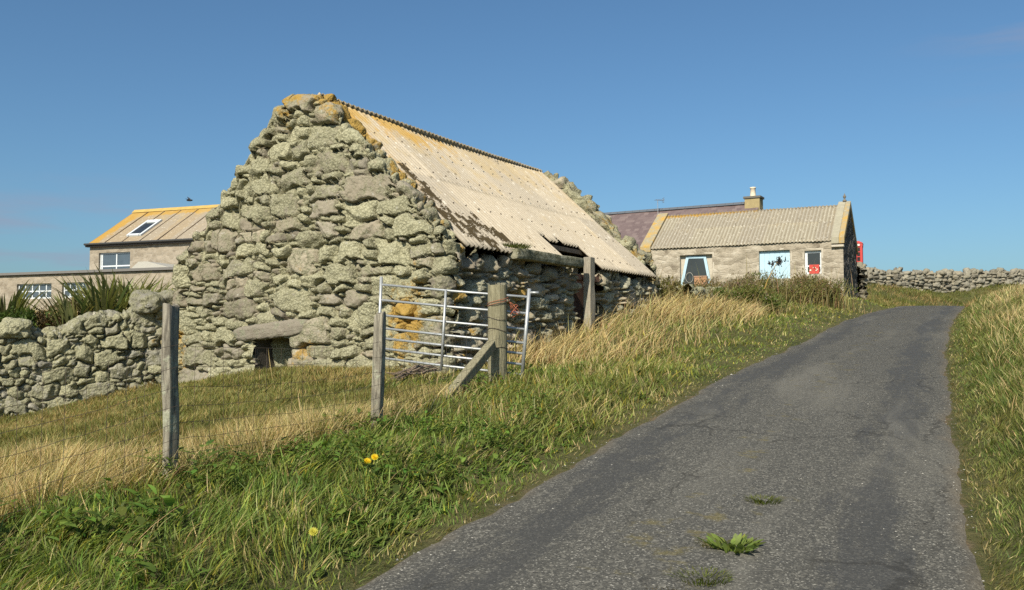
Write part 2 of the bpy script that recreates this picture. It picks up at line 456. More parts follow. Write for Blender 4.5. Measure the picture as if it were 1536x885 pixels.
def stone_field(P, Nrm, sizes, seed, warp=.05, jw=.022, pw=3.0, slope=None):
    """3D anisotropic weighted cells on points P -> (edge distance m, cell id, seed positions, seed sizes, second)"""
    rng = np.random.default_rng(seed)
    Q = P.copy()
    wv = np.stack([vnoise(P * 3.3, seed + 1), vnoise(P * 3.3 + 31, seed + 2), vnoise(P * 3.3 + 67, seed + 3)], 1) * warp
    wv += np.stack([vnoise(P * 9, seed + 4), vnoise(P * 9 + 31, seed + 5), vnoise(P * 9 + 67, seed + 6)], 1) * warp * .4
    Q = P + wv
    SP = np.zeros((0, 3)); SA = np.zeros((0, 2))
    for (a, b, tries, fit) in sizes:
        idx = rng.integers(0, len(P), tries)
        for i in idx:
            aa = a * rng.uniform(.75, 1.3); bb = b * rng.uniform(.75, 1.3)
            c = P[i]
            if len(SP):
                dh = np.hypot(SP[:, 0] - c[0], SP[:, 1] - c[1]) / (SA[:, 0] + aa)
                dv = np.abs(SP[:, 2] - c[2]) / (SA[:, 1] + bb)
                if (np.maximum(dh, dv) < fit).any(): continue
            SP = np.vstack([SP, c]); SA = np.vstack([SA, [aa, bb]])
    ns = len(SP)
    rot = rng.normal(0, .13, ns); hd = rng.uniform(0, 2 * np.pi, ns)
    N = len(P); d1 = np.empty(N, np.float32); d2 = np.empty(N, np.float32); id1 = np.empty(N, np.int32)
    Sf = SP.astype(np.float32); Af = SA.astype(np.float32); Qf = Q.astype(np.float32)
    # sort by columns so that only nearby seeds are compared
    CH = 4000
    order = np.argsort(Qf[:, 0] + Qf[:, 1] * .37)
    for c in range(0, N, CH):
        ii = order[c:c + CH]; q = Qf[ii]
        lo = q[:, :2].min(0) - 1.0; hi = q[:, :2].max(0) + 1.0
        near = np.nonzero(((Sf[:, :2] > lo) & (Sf[:, :2] < hi)).all(1))[0]
        if len(near) < 3: near = np.arange(ns)
        S = Sf[near]; A = Af[near]
        dx = q[:, None, 0] - S[None, :, 0]; dy = q[:, None, 1] - S[None, :, 1]; dz = q[:, None, 2] - S[None, :, 2]
        side = dx * np.cos(hd[near]).astype(np.float32) + dy * np.sin(hd[near]).astype(np.float32)
        dz = dz + rot[near].astype(np.float32) * side
        dh = np.sqrt(dx * dx + dy * dy) / A[None, :, 0]; dv = np.abs(dz) / A[None, :, 1]
        d = np.cbrt(dh * dh * dh + dv * dv * dv) if pw == 3.0 else (dh ** 5 + dv ** 5) ** .2
        d = d - .0
        j = np.argpartition(d, 1, axis=1)[:, :2]
        r = np.arange(len(q)); da = d[r, j[:, 0]]; db = d[r, j[:, 1]]
        sw = da > db
        k = np.where(sw, j[:, 1], j[:, 0])
        d1[ii] = np.minimum(da, db); d2[ii] = np.maximum(da, db); id1[ii] = near[k]
    e = (d2 - d1) * .5 * (SA[id1].mean(1))
    return e, id1, SP, SA, d1

TILT = .12; BULGE = .12; FACET = .38
def rubble(P, Nrm, sizes, seed, amp=.06, jw=.02, warp=.05, rough=.012, offs=.5, tuft=.0, pw=3.0):
    e, cid, SP, SA, d1 = stone_field(P, Nrm, sizes, seed, warp, jw, pw)
    rng = np.random.default_rng(seed + 99)
    ns = len(SP)
    jm = np.clip(.9 + .75 * fbm(P * 2.7, 2, seed + 61), .30, 1.6)
    prof = 1 - np.exp(-(e / (jw * (.45 + .55 * jm))) ** 1.6)
    sz = SA[cid].mean(1)
    bulge = np.clip(e / (.55 * sz), 0, 1) ** .6
    off = rng.normal(0, 1, ns).clip(-1.6, 1.6)[cid] * offs
    tl = rng.normal(0, TILT, (ns, 3))[cid]
    dP = P - SP[cid]
    tilt = (dP * tl).sum(1)
    for k in range(3):                     # broken faces: each stone is the lower of a few random planes
        t2 = rng.normal(0, FACET, (ns, 3))[cid]
        tilt = np.minimum(tilt, (dP * t2).sum(1) + rng.uniform(.04, .32, ns)[cid] * sz)
    D = amp * (prof * (.55 + off * .5) + BULGE * bulge * prof - 2.3 * jm * (1 - prof)) + tilt * prof
    D = np.maximum(D, -amp * (.8 + 2.2 * jm * (1 - prof))) + amp * .40
    D += rough * fbm(P * 9, 4, seed + 5) * (.4 + .6 * prof)
    if tuft: D += tuft * np.maximum(0, fbm(P * 24, 3, seed + 8)) * prof
    col = np.stack([rng.random(ns)[cid], rng.random(ns)[cid], prof], 1)
    return D, col

def stone_wall(name, mat, parent, pts, radius, step, Hf, zb, thick, rows, sizes, seed, amp=.06, jw=.02, warp=.05, rough=.012,
               offs=.5, tuft=0., r=.12, ntop=22, nback=24, zback=None, hole=None, yel=None, pw=3.0):
    Pl, Nl, s = polyline(pts, radius, step)
    n = len(Pl)
    H = np.array([Hf(p, q) for p, q in zip(Pl, s)])
    zbv = np.array([zb(p) for p in Pl]) if callable(zb) else np.full(n, zb)
    rowsP = []
    for k in np.linspace(0, 1, rows):
        z = zbv + (H - r - zbv) * k
        rowsP.append(np.stack([Pl[:, 0], Pl[:, 1], z], 1))
    a = thick / 2
    for th in np.linspace(0, np.pi, ntop)[1:]:
        cs, sn = math.cos(th), math.sin(th)
        o = -a + a * math.copysign(abs(cs) ** .6, cs); dz = r * abs(sn) ** .6
        rowsP.append(np.stack([Pl[:, 0] + Nl[:, 0] * o, Pl[:, 1] + Nl[:, 1] * o, H - r + dz], 1))
    zk = np.array([zback(p) for p in Pl]) if callable(zback) else (zbv if zback is None else np.full(n, zback))
    for k in np.linspace(0, 1, nback)[1:]:
        z = (H - r) * (1 - k) + zk * k
        rowsP.append(np.stack([Pl[:, 0] - Nl[:, 0] * thick, Pl[:, 1] - Nl[:, 1] * thick, z], 1))
    G = np.array(rowsP)                     # rows x n x 3
    du = np.gradient(G, axis=1); dv = np.gradient(G, axis=0)
    Nn = np.cross(du, dv); Nn /= np.linalg.norm(Nn, axis=2)[..., None] + 1e-9
    if np.dot(Nn[rows // 3, n // 2, :2], Nl[n // 2]) < 0: Nn = -Nn
    P = G.reshape(-1, 3); NN = Nn.reshape(-1, 3)
    D, col = rubble(P, NN, sizes, seed, amp, jw, warp, rough, offs, tuft, pw)
    V = P + NN * D[:, None]
    V[:, 2] += .012 * vnoise(P * 7, seed + 40) ; V[:, :2] += .012 * np.stack([vnoise(P * 7 + 9, seed + 41), vnoise(P * 7 + 21, seed + 42)], 1)
    nr = len(G)
    i = np.arange(nr * n).reshape(nr, n)
    q = np.stack([i[:-1, :-1], i[:-1, 1:], i[1:, 1:], i[1:, :-1]], -1).reshape(-1, 4)
    if hole is not None:
        c = P[q].mean(1)
        q = q[~hole(c)]
    y = yel(P) if yel is not None else np.zeros(len(P))
    return mesh_np(name, V, q, mat, parent, smooth=True, attrs={'stone': col, 'yel': y})

def rock(name, mat, parent, c, axes, half, seed, amp=.14, n=5, pw=3.2):
    """one loose boulder or lintel: a superellipsoid with fractal relief"""
    bm = bmesh.new(); bmesh.ops.create_icosphere(bm, subdivisions=n, radius=1)
    P = np.array([v.co[:] for v in bm.verts]); F_ = np.array([[v.index for v in f.verts] for f in bm.faces]); bm.free()
    k = (np.abs(P) ** pw).sum(1) ** (-1 / pw)
    U = P * k[:, None]
    L = U * np.array(half)
    L = L * (1 + amp * fbm(L * 2.2 / max(half) + seed, 3, seed))[:, None]
    L = L + P * (.012 * fbm(L * 14, 3, seed + 3))[:, None]
    V = np.array(c) + L @ np.array(axes)
    rng = np.random.default_rng(seed)
    col = np.tile(rng.random(3), (len(V), 1))
    return mesh_np(name, V, F_, mat, parent, attrs={'stone': col, 'yel': np.zeros(len(V))})
# ------------------------------------------------------------------ more materials
def m_roof(name, base=((.33, .285, .22), (.47, .415, .33)), orange=.5, stain=.5, T0=.44, PITCHV=.14):
    t = NT(name)
    rf = t.sep(t.attr('rf'))          # R t/20, G q/10, B random per sheet
    ms = t.attr('moss', 'Fac'); yl = t.attr('yel', 'Fac')
    st = t.comb(t.math('MULTIPLY', rf[0], 20), t.math('MULTIPLY', rf[1], 10 * .22), 0.0)
    st2 = t.comb(t.math('MULTIPLY', rf[0], 20), t.math('MULTIPLY', rf[1], 10 * .55), 0.0)
    c = t.mix(t.noise(5.5, 6, .65, vec=st), base[0], base[1])
    c = t.mix(t.math('MULTIPLY', t.ss(.35, .8, rf[2]), .5), c, (.30, .265, .215))
    c = t.mix(.8, c, t.mix(t.noise(38, 5, .7), (.5, .5, .5), (1.5, 1.5, 1.5)), 'MULTIPLY')
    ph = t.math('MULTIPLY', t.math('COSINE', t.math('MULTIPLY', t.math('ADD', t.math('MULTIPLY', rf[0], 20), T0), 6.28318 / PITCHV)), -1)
    c = t.mix(t.math('MULTIPLY', t.ss(-.3, .9, ph), .72), c, (.20, .165, .115))  # valleys painted darker: dirt tone plus rib shade put into the colour
    # white crust lichens
    c = t.mix(t.math('MULTIPLY', t.ss(.57, .66, t.noise(9, 5, .7, vec=st2)), .75), c, (.62, .57, .48))
    # orange lichen
    ym = t.math('ADD', t.math('ADD', t.math('MULTIPLY', t.noise(2.4, 5, .65, vec=st2), .75), t.math('MULTIPLY', t.noise(20, 4, .7), .25)), t.math('MULTIPLY', yl, .42))
    y0 = .86 - orange * .22
    c = t.mix(t.math('MULTIPLY', t.ss(y0 - .06, y0 + .10, ym), .85), c, t.mix(t.noise(30, 4), (.30, .18, .03), (.52, .29, .05)))
    oc = t.math('ADD', t.math('MULTIPLY', t.noise(1.7, 5, .7, vec=st2), .8), t.math('MULTIPLY', t.ss(.15, .45, rf[1]), .16))
    c = t.mix(t.math('MULTIPLY', t.ss(.44, .62, oc), .60 * orange), c, t.mix(t.noise(24, 4), (.36, .26, .11), (.48, .35, .16)))
    # black moss cushions
    mm = t.math('ADD', t.math('ADD', t.math('MULTIPLY', t.noise(5.5, 4, .6, vec=st2), .75), t.math('MULTIPLY', t.noise(26, 4, .7), .35)), t.math('MULTIPLY', ms, .27))
    mk = t.ss(.735, .765, mm)
    c = t.mix(mk, c, t.mix(t.noise(40, 3), (.035, .027, .016), (.085, .062, .03)))
    sk = t.ss(.615, .66, t.noise(4.2, 6, .72, vec=st2))
    c = t.mix(t.math('MULTIPLY', sk, .8 * stain), c, (.085, .068, .04))
    sp = t.ss(.66, .74, t.noise(14, 4, .75))
    c = t.mix(t.math('MULTIPLY', sp, stain), c, (.13, .11, .085))
    h = t.math('ADD', t.math('MULTIPLY', t.noise(60, 5, .7), .5), t.math('MULTIPLY', mk, 1.5))
    return t.bsdf(c, .95, t.bump(h, .6, .012), spec=.15)

def m_wood(name, dark=(.10, .088, .068), light=(.30, .265, .20), lich=.45):
    t = NT(name)
    p = t.pos()
    st = t.scale(p, (9, 9, .9))
    g = t.noise(4.5, 6, .7, vec=st, dist=.8)
    c = t.mix(t.ss(.3, .7, g), dark, light)
    c = t.mix(.6, c, t.mix(t.noise(70, 4), (.6, .6, .6), (1.35, 1.35, 1.35)), 'MULTIPLY')
    ml = t.ss(.56, .66, t.math('ADD', t.noise(6, 5, .65), (lich - .5) * .25))
    c = t.mix(t.math('MULTIPLY', ml, .8), c, t.mix(t.noise(50, 3), (.24, .25, .16), (.42, .42, .33)))
    return t.bsdf(c, .92, t.bump(t.math('ADD', g, t.math('MULTIPLY', t.math('MULTIPLY', t.noise(60, 4), ml), .6)), .8, .012), spec=.15)

def m_plaster():
    t = NT('old_lime_harling')
    p = t.pos()
    st = t.scale(p, (1, 1, 2.6))
    stone = t.sep(t.voro(2.3, vec=st, out='Color'))
    ed = t.voro(2.3, 'DISTANCE_TO_EDGE', vec=st)
    c = t.ramp(t.math('ADD', t.math('MULTIPLY', t.noise(2.6, 6, .65), .8), t.math('MULTIPLY', stone[0], .22)),
               [(.28, (.17, .14, .105)), (.42, (.28, .24, .18)), (.58, (.38, .33, .255)), (.8, (.50, .45, .365))])
    c = t.mix(.6, c, t.mix(t.noise(24, 5, .7), (.55, .55, .55), (1.45, 1.45, 1.45)), 'MULTIPLY')
    c = t.mix(t.math('MULTIPLY', t.ss(.54, .68, t.noise(1.3, 6, .75, vec=st)), .6), c, (.20, .175, .13))
    c = t.mix(t.math('MULTIPLY', t.ss(.66, .74, t.noise(3.7, 4, .7)), .6), c, (.50, .46, .40))
    h = t.math('ADD', t.math('MULTIPLY', t.ss(0, .16, ed), .35), t.math('MULTIPLY', t.noise(9, 6, .7), 1.1))
    return t.bsdf(c, .95, t.bump(h, .7, .04), spec=.1)

def m_slate():
    t = NT('purple_slate')
    rf = t.sep(t.attr('rf'))
    q = t.math('MULTIPLY', rf[1], 10 / .22)
    row = t.math('FLOOR', q)
    tt = t.math('ADD', t.math('MULTIPLY', rf[0], 20 / .26), t.math('MULTIPLY', t.math('MODULO', row, 2), .5))
    cell = t.n('ShaderNodeTexWhiteNoise', noise_dimensions='2D')
    t.put(cell.inputs[0], t.comb(t.math('FLOOR', tt), row, 0.0))
    cc = t.sep(cell.outputs[1])
    c = t.ramp(cc[0], [(0, (.12, .085, .082)), (.5, (.145, .105, .10)), (1, (.18, .135, .125))])
    c = t.mix(t.math('MULTIPLY', t.ss(.58, .7, t.noise(5, 6, .75)), .4), c, (.25, .21, .18))
    h = t.math('ADD', t.math('FRACT', q), t.math('MULTIPLY', cc[1], .6))
    return t.bsdf(c, .6, t.bump(h, .5, .02), spec=.4)

def m_glass(name, col=(.02, .022, .022)):
    t = NT(name)
    return t.bsdf(t.mix(t.noise(2.2, 3), col, tuple(c * 1.9 for c in col)), .06, t.bump(t.noise(3, 1), .03, .01), spec=.6)

def corrugated(name, mats, parent, O, Ea, Es, t0, t1, q0, q1, pitch, depth, nq=26, per=8, keep=None, yel=None, moss=None, seams=(), sag=.0, bolts=(), seed=1, sheet_w=1.0, wave=True, thick=.008):
    """O origin, Ea along the eaves, Es up the slope"""
    rng = np.random.default_rng(seed)
    Ea, Es, O = (np.array(v, float) for v in (Ea, Es, O))
    Nn = np.cross(Ea, Es); Nn /= np.linalg.norm(Nn)
    if Nn[2] < 0: Nn = -Nn
    ts = np.arange(t0, t1 + 1e-6, pitch / per)
    qs = np.sort(np.concatenate([np.linspace(q0, q1, nq)] + [[s - .004, s + .004] for s in seams]))
    T, Q = np.meshgrid(ts, qs); t = T.ravel(); q = Q.ravel()
    h = depth * .5 * np.cos(t / pitch * 2 * np.pi) if wave else np.zeros_like(t)
    for s in seams: h += .007 * (q > s)
    sh = np.floor(t / sheet_w).astype(int); cr = np.searchsorted(np.array(sorted(seams)), q) if len(seams) else np.zeros(len(q), int)
    rv = rng.random((sh.max() - sh.min() + 2, 6))
    shr = rv[sh - sh.min(), cr]
    h += .010 * (shr - .5) + .006 * ((t / sheet_w) % 1 > .93)
    h += .012 * fbm(np.stack([t * .5, q * .5, q * 0 + seed], 1), 2, seed)
    u = (t - t0) / (t1 - t0)
    h -= sag * 4 * u * (1 - u) * np.clip(q / q1, 0, 1)
    V = O + t[:, None] * Ea + q[:, None] * Es + h[:, None] * Nn
    n = len(ts); m = len(qs)
    i = np.arange(n * m).reshape(m, n)
    F_ = np.stack([i[:-1, :-1], i[:-1, 1:], i[1:, 1:], i[1:, :-1]], -1).reshape(-1, 4)
    tc = t[F_].mean(1); qc = q[F_].mean(1)
    if keep is not None: F_ = F_[keep(tc, qc)]
    mi = np.zeros(len(F_), int)
    rf = np.stack([(t - t0) / 20, (q - q0) / 10, shr], 1)
    yl = yel(t, q) if yel else np.zeros(len(t)); ms = moss(t, q) if moss else np.zeros(len(t))
    FQ = [F_]
    if len(bolts):
        bt, bq = [], []
        for b in bolts:
            k = np.arange(math.ceil(t0 / pitch) + 1, t1 / pitch - .5, 3)
            bt += list(k * pitch + rng.normal(0, .004, len(k))); bq += list(np.full(len(k), b) + rng.normal(0, .015, len(k)))
        bt = np.array(bt); bq = np.array(bq)
        if keep is not None: g = keep(bt, bq); bt, bq = bt[g], bq[g]
        c = O + bt[:, None] * Ea + bq[:, None] * Es + (depth * .5 + .004) * Nn
        for s in seams: c += (.007 * (bq > s))[:, None] * Nn
        ring = []
        rb = .020
        for a in np.arange(6) / 6 * 2 * np.pi: ring.append(c + rb * (math.cos(a) * Ea + math.sin(a) * Es))
        top = c + .022 * Nn
        nb = len(c); b0 = len(V)
        V = np.concatenate([V] + ring + [top])
        kk = np.arange(nb)
        tri = np.concatenate([np.stack([b0 + j * nb + kk, b0 + ((j + 1) % 6) * nb + kk, b0 + 6 * nb + kk], 1) for j in range(6)])
        FQ.append(tri); mi = np.concatenate([mi, np.ones(len(tri), int)])
        z = np.zeros((7 * nb, 3)); rf = np.concatenate([rf, z]); yl = np.concatenate([yl, z[:, 0]]); ms = np.concatenate([ms, z[:, 0]])
    o = mesh_np(name, V, FQ, mats, parent, smooth=True, attrs={'rf': rf, 'yel': yl, 'moss': ms}, mat_idx=mi)
    md = o.modifiers.new('thick', 'SOLIDIFY'); md.thickness = thick; md.offset = -1
    return o

def v3(p2, z): return np.array([p2[0], p2[1], z])

# ------------------------------------------------------------------ the ruined stone barn
SL = .91; EV = 3.24; RS = 3.12; LEN = 9.7
def build_barn():
    g_m = m_stone('lichened_rubble', lich=.75, yellow=.47, white=.45, tint=(1.25, 1.22, 1.12), lgreen=((.27, .255, .165), (.53, .50, .335)))
    w_m = m_stone('shaggy_rubble', lich=.60, yellow=.36, white=.3, tint=(1.55, 1.48, 1.32), lgreen=((.27, .258, .18), (.47, .45, .34)))
    B = thing('stone_barn', v3(bw(3.2, 4.8), 1.0), 'ruined stone barn with lichen covered gable and pale corrugated roof', 'barn')
    sof = lambda p: float(np.dot(np.array(p) - C0, e2))
    tof = lambda p: float(np.dot(np.array(p) - C0, e1))
    rs = np.random.default_rng(3)
    steps = np.cumsum(rs.uniform(.25, .5, 40)); stz = rs.uniform(-.07, .07, 41)
    def Hg(p, s):
        S = sof(p)
        j = stz[np.searchsorted(steps, S + .5)]
        r = 3.34 + .985 * max(S, -.05)
        l = 6.12 - 1.0 * (S - 3.42)
        l += .16 * (((S - 3.42) / .42) % 1) - .12
        return min(r + j * .5, l + j, 6.05 + j * .6) - .06
    # gable sheet wraps a little way round both corners
    q = lambda u, v: (np.dot(on_plane(u, v, v3(C0, 0), v3(e1, 0)) - v3(C0, 0), v3(e2, 0)), on_plane(u, v, v3(C0, 0), v3(e1, 0))[2])
    (ox0, oz1) = q(437, 507); (ox1, _) = q(383, 507)
    def hole(c):
        S = (c[:, :2] - C0) @ e2; T = (c[:, :2] - C0) @ e1
        return (S > ox0) & (S < ox1) & (c[:, 2] < oz1) & (T < .2)
    def yel_g(P):
        S = (P[:, :2] - C0) @ e2; T = (P[:, :2] - C0) @ e1; z = P[:, 2]
        top = np.exp(-((6.05 - z) / .8) ** 2) * .42
        cop = sstep(.10, .30, T) * (z > 3.2) * .30
        low = np.exp(-((S - .75) / .45) ** 2 - ((z - 1.9) / .75) ** 2) * .62
        low2 = np.exp(-((S - 6.3) / .5) ** 2 - ((z - 1.4) / .7) ** 2) * .5
        low3 = np.exp(-((S - 2.95) / .35) ** 2 - ((z - 1.3) / .35) ** 2) * .5
        return np.clip(top + cop + low + low2 + low3, 0, 1)
    stone_wall('gable_wall', g_m, B, [bw(6.5, .35), bw(6.5, 0), bw(0, 0), bw(0, .35)], .24, .021, Hg, .35, .5, 235,
               [(.42, .19, 190, .90), (.28, .13, 900, .84), (.17, .08, 3500, .80), (.085, .045, 9000, .82)], 21, amp=.068, jw=.017, warp=.06, rough=.015, offs=.6, tuft=.016, pw=4.0, hole=hole, yel=yel_g, r=.14, nback=22)
    # long wall beside the road
    global FACET
    FACET = .62
    hd = lambda c: ((c[:, :2] - C0) @ e1 > 4.84) & ((c[:, :2] - C0) @ e1 < 5.98) & (c[:, 2] < 9)
    def Hs(p, s):
        T = tof(p)
        return 3.0 + .06 * math.sin(T * 3) - (.03 if T > 5 else 0)
    def yel_s(P):
        T = (P[:, :2] - C0) @ e1
        return np.clip(.30 * sstep(0, .5, vnoise(P * 1.3, 5)) * (T < 3.2) + .12, 0, 1)
    stone_wall('side_wall', w_m, B, [bw(0, .22), bw(0, LEN - .1)], .1, .026, Hs, .7, .5, 105,
               [(.30, .14, 200, .88), (.20, .09, 900, .82), (.12, .055, 5000, .78), (.07, .04, 9000, .76)], 31, amp=.10, jw=.020, warp=.06, rough=.02, offs=.9, tuft=.05, hole=hd, yel=yel_s, pw=4.0, r=.08, ntop=10, nback=12)
    FACET = .38
    # far gable and the far side
    def Hf(p, s):
        S = sof(p)
        return min(EV + SL * S + .26, EV + SL * (6.4 - S) + .25, 6.2) + .06 * math.sin(S * 5) + .05 * math.sin(S * 11) + .10 * sstep(1.4, 2.0, S) - .32 * sstep(2.3, 3.2, S)
    stone_wall('gable_wall', g_m, B, [bw(0, LEN - .3), bw(0, LEN), bw(6.5, LEN), bw(6.5, LEN - .3)], .2, .045, Hf, 1.0, .48, 70,
               [(.36, .17, 90, .85), (.24, .12, 500, .76), (.13, .07, 3000, .72)], 41, amp=.055, jw=.022, warp=.06, rough=.03, pw=4.0, yel=lambda P: .22 * np.ones(len(P)), r=.16, ntop=16, nback=60)
    stone_wall('side_wall', w_m, B, [bw(6.5, LEN - .2), bw(6.5, .3)], .1, .08, lambda p, s: 2.95, .3, .5, 32,
               [(.3, .15, 200, .85), (.2, .1, 1500, .76)], 51, amp=.08, jw=.03, ntop=8, nback=8)
    # lintel over the low opening, and the throat of the opening
    a = on_plane(347, 508, v3(bw(0, -.02), 0), v3(e1, 0)); b = on_plane(474, 491, v3(bw(0, -.02), 0), v3(e1, 0))
    ex = (a - b); L = np.linalg.norm(ex); ex /= L; ez = np.array([0, 0, 1.]) - ex * ex[2]; ez /= np.linalg.norm(ez); ey = np.cross(ez, ex)
    lm = m_stone('lintel_stone', lich=.26, yellow=.02, white=.1, tint=(1.05, 1.0, .9))
    rock('lintel', lm, B, (a + b) / 2 + np.array([0, 0, .05]) + v3(e1, 0) * .06, (ex, ey, ez), (L / 2, .17, .16), 5, amp=.13, pw=4.0)
    mb = MB(v3(C0, 0), v3(e2, 0), v3(e1, 0))
    mb.box(ox0 - .14, ox0 - .005, .06, .7, .4, oz1); mb.box(ox1 + .005, ox1 + .14, .06, .7, .4, oz1); mb.box(ox0 - .14, ox1 + .14, .08, .7, oz1 + .004, oz1 + .16)
    mb.build('opening_reveal', m_flat('dark_stone', (.10, .085, .07), .95, .3, 6, bump=.5), B, bevel=.02)
    mb = MB(v3(C0, 0), v3(e2, 0), v3(e1, 0)); mb.box(ox0 - .3, ox1 + .3, .72, .76, .4, oz1 + .2)
    mb.build('opening_dark_back', m_wood('dark_inside', (.02, .018, .015), (.045, .04, .034), .2), B)  # near-black panel standing in for the dark inside of the barn
    # roof sheets
    n = math.hypot(1, SL)
    Es = (v3(e2, 0) + np.array([0, 0, SL])) / n
    O = v3(C0, EV + .015)
    rq = lambda s: s * n
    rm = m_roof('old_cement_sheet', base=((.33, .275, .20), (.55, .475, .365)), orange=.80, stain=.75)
    bolt = m_flat('rusty_bolt', (.10, .075, .055), .8, .3, 60)
    nrm = np.cross(v3(e1, 0), Es)
    def rpt(u, v):
        P = on_plane(u, v, O, nrm) - O
        return np.dot(P, v3(e1, 0)), np.dot(P, Es)
    mpts = [rpt(*p) for p in ((618, 263), (640, 285), (652, 305), (672, 325), (690, 340), (708, 350), (735, 365), (660, 318), (700, 335), (722, 340), (747, 352))]
    def moss(t, q):
        r = np.zeros_like(t)
        for (a, b) in mpts: r = np.maximum(r, np.exp(-((t - a) / .32) ** 2 - ((q - b) / .45) ** 2))
        return r
    def yel_r(t, q):
        return np.clip(.75 * np.exp(-((t - .45) / .55) ** 2) * sstep(0.2, 2.2, q) + .62 * sstep(2.9, 4.2, q) * np.exp(-t / 6) + .35 * np.exp(-((t - 3) / 1.2) ** 2 - ((q - 3.7) / .6) ** 2), 0, 1)
    h_t0, h_q = rpt(811, 354); h_t1, h_q2 = rpt(867, 369)
    keep = lambda t, q: ~((t > h_t0 + .02) & (t < h_t1 + .02) & (q < h_q + (h_q2 - h_q) * (t - h_t0) / (h_t1 - h_t0) + .03 * np.sin(t * 9)))
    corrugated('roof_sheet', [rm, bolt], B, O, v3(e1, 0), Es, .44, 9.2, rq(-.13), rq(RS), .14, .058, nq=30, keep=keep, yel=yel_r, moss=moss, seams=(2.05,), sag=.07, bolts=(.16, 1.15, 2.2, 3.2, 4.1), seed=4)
    El = (v3(-e2, 0) + np.array([0, 0, SL])) / n
    Ol = v3(bw(2 * RS, 0), EV + .015)
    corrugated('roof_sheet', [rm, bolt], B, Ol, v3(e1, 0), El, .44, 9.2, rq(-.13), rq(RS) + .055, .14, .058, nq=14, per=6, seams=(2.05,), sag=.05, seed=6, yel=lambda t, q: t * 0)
    # purlins and ridge board under the sheets
    mb = MB(v3(C0, 0), v3(e1, 0), v3(e2, 0))
    for s in (.45, 1.4, 2.35):
        z = EV + SL * s - .13
        mb.box(.3, 9.3, s - .04, s + .04, z - .05, z + .045); mb.box(.3, 9.3, 2 * RS - s - .04, 2 * RS - s + .04, z - .05, z + .045)
    mb.build('roof_timber', m_wood('old_timber', (.06, .05, .04), (.16, .13, .1), .2), B)
    # doorway: post, frame head, boarded door, mossy eaves beam
    cw = m_wood('grey_post', (.20, .175, .135), (.36, .32, .25), .5)
    tp, zt = np.dot(on_plane(884, 386, v3(bw(-.16, 0), 0), v3(e2, 0)) - v3(C0, 0), v3(e1, 0)), on_plane(884, 386, v3(bw(-.16, 0), 0), v3(e2, 0))[2]
    wob = lambda P: P + .012 * np.stack([vnoise(P * 4, 3), vnoise(P * 4 + 9, 4), 0 * P[:, 0]], 1)
    mb = MB(v3(bw(0, tp), 0), v3(e1, 0), v3(e2, 0)); mb.box(-.11, .11, -.24, -.07, 1.6, zt)
    mb.build('door_post', cw, B, bevel=.015, subdiv=5, disp=wob)
    mb = MB(v3(C0, 0), v3(e1, 0), v3(e2, 0)); mb.box(4.80, 6.0, .30, .35, 1.5, 2.95)
    mb.build('door', m_wood('red_brown_boards', (.05, .03, .022), (.13, .07, .05), .2), B)
    mb = MB(v3(C0, 0), v3(e1, 0), v3(e2, 0)); mb.box(4.85, 6.0, -.02, .14, 2.84, 2.96)
    mb.build('door_head', m_wood('rusty_board', (.15, .08, .055), (.30, .17, .12), .3), B, bevel=.01)
    ta, qa = rpt(752, 380); tb, qb = rpt(858, 392)
    mb = MB(v3(bw(-.13, 0), 3.14), v3(e1, 0), v3(e2, 0), ); mb.box(1.95, 4.75, -.12, .12, -.10, .10)
    def beamd(P):
        return P + .025 * np.stack([vnoise(P * 2.5, 6), vnoise(P * 2.5 + 7, 7), vnoise(P * 2.5 + 17, 8)], 1)
    bs = NT('mossy_beam'); c = bs.mix(bs.ss(.4, .6, bs.noise(5, 5, .7)), (.12, .115, .07), (.27, .255, .18))
    bs.bsdf(bs.mix(bs.ss(.55, .65, bs.noise(11, 4)), c, (.36, .35, .27)), .95, bs.bump(bs.noise(30, 5), .7, .02), spec=.1)
    mb.build('eaves_beam', bs.m, B, bevel=.05, subdiv=5, disp=beamd, smooth=True)
    return B
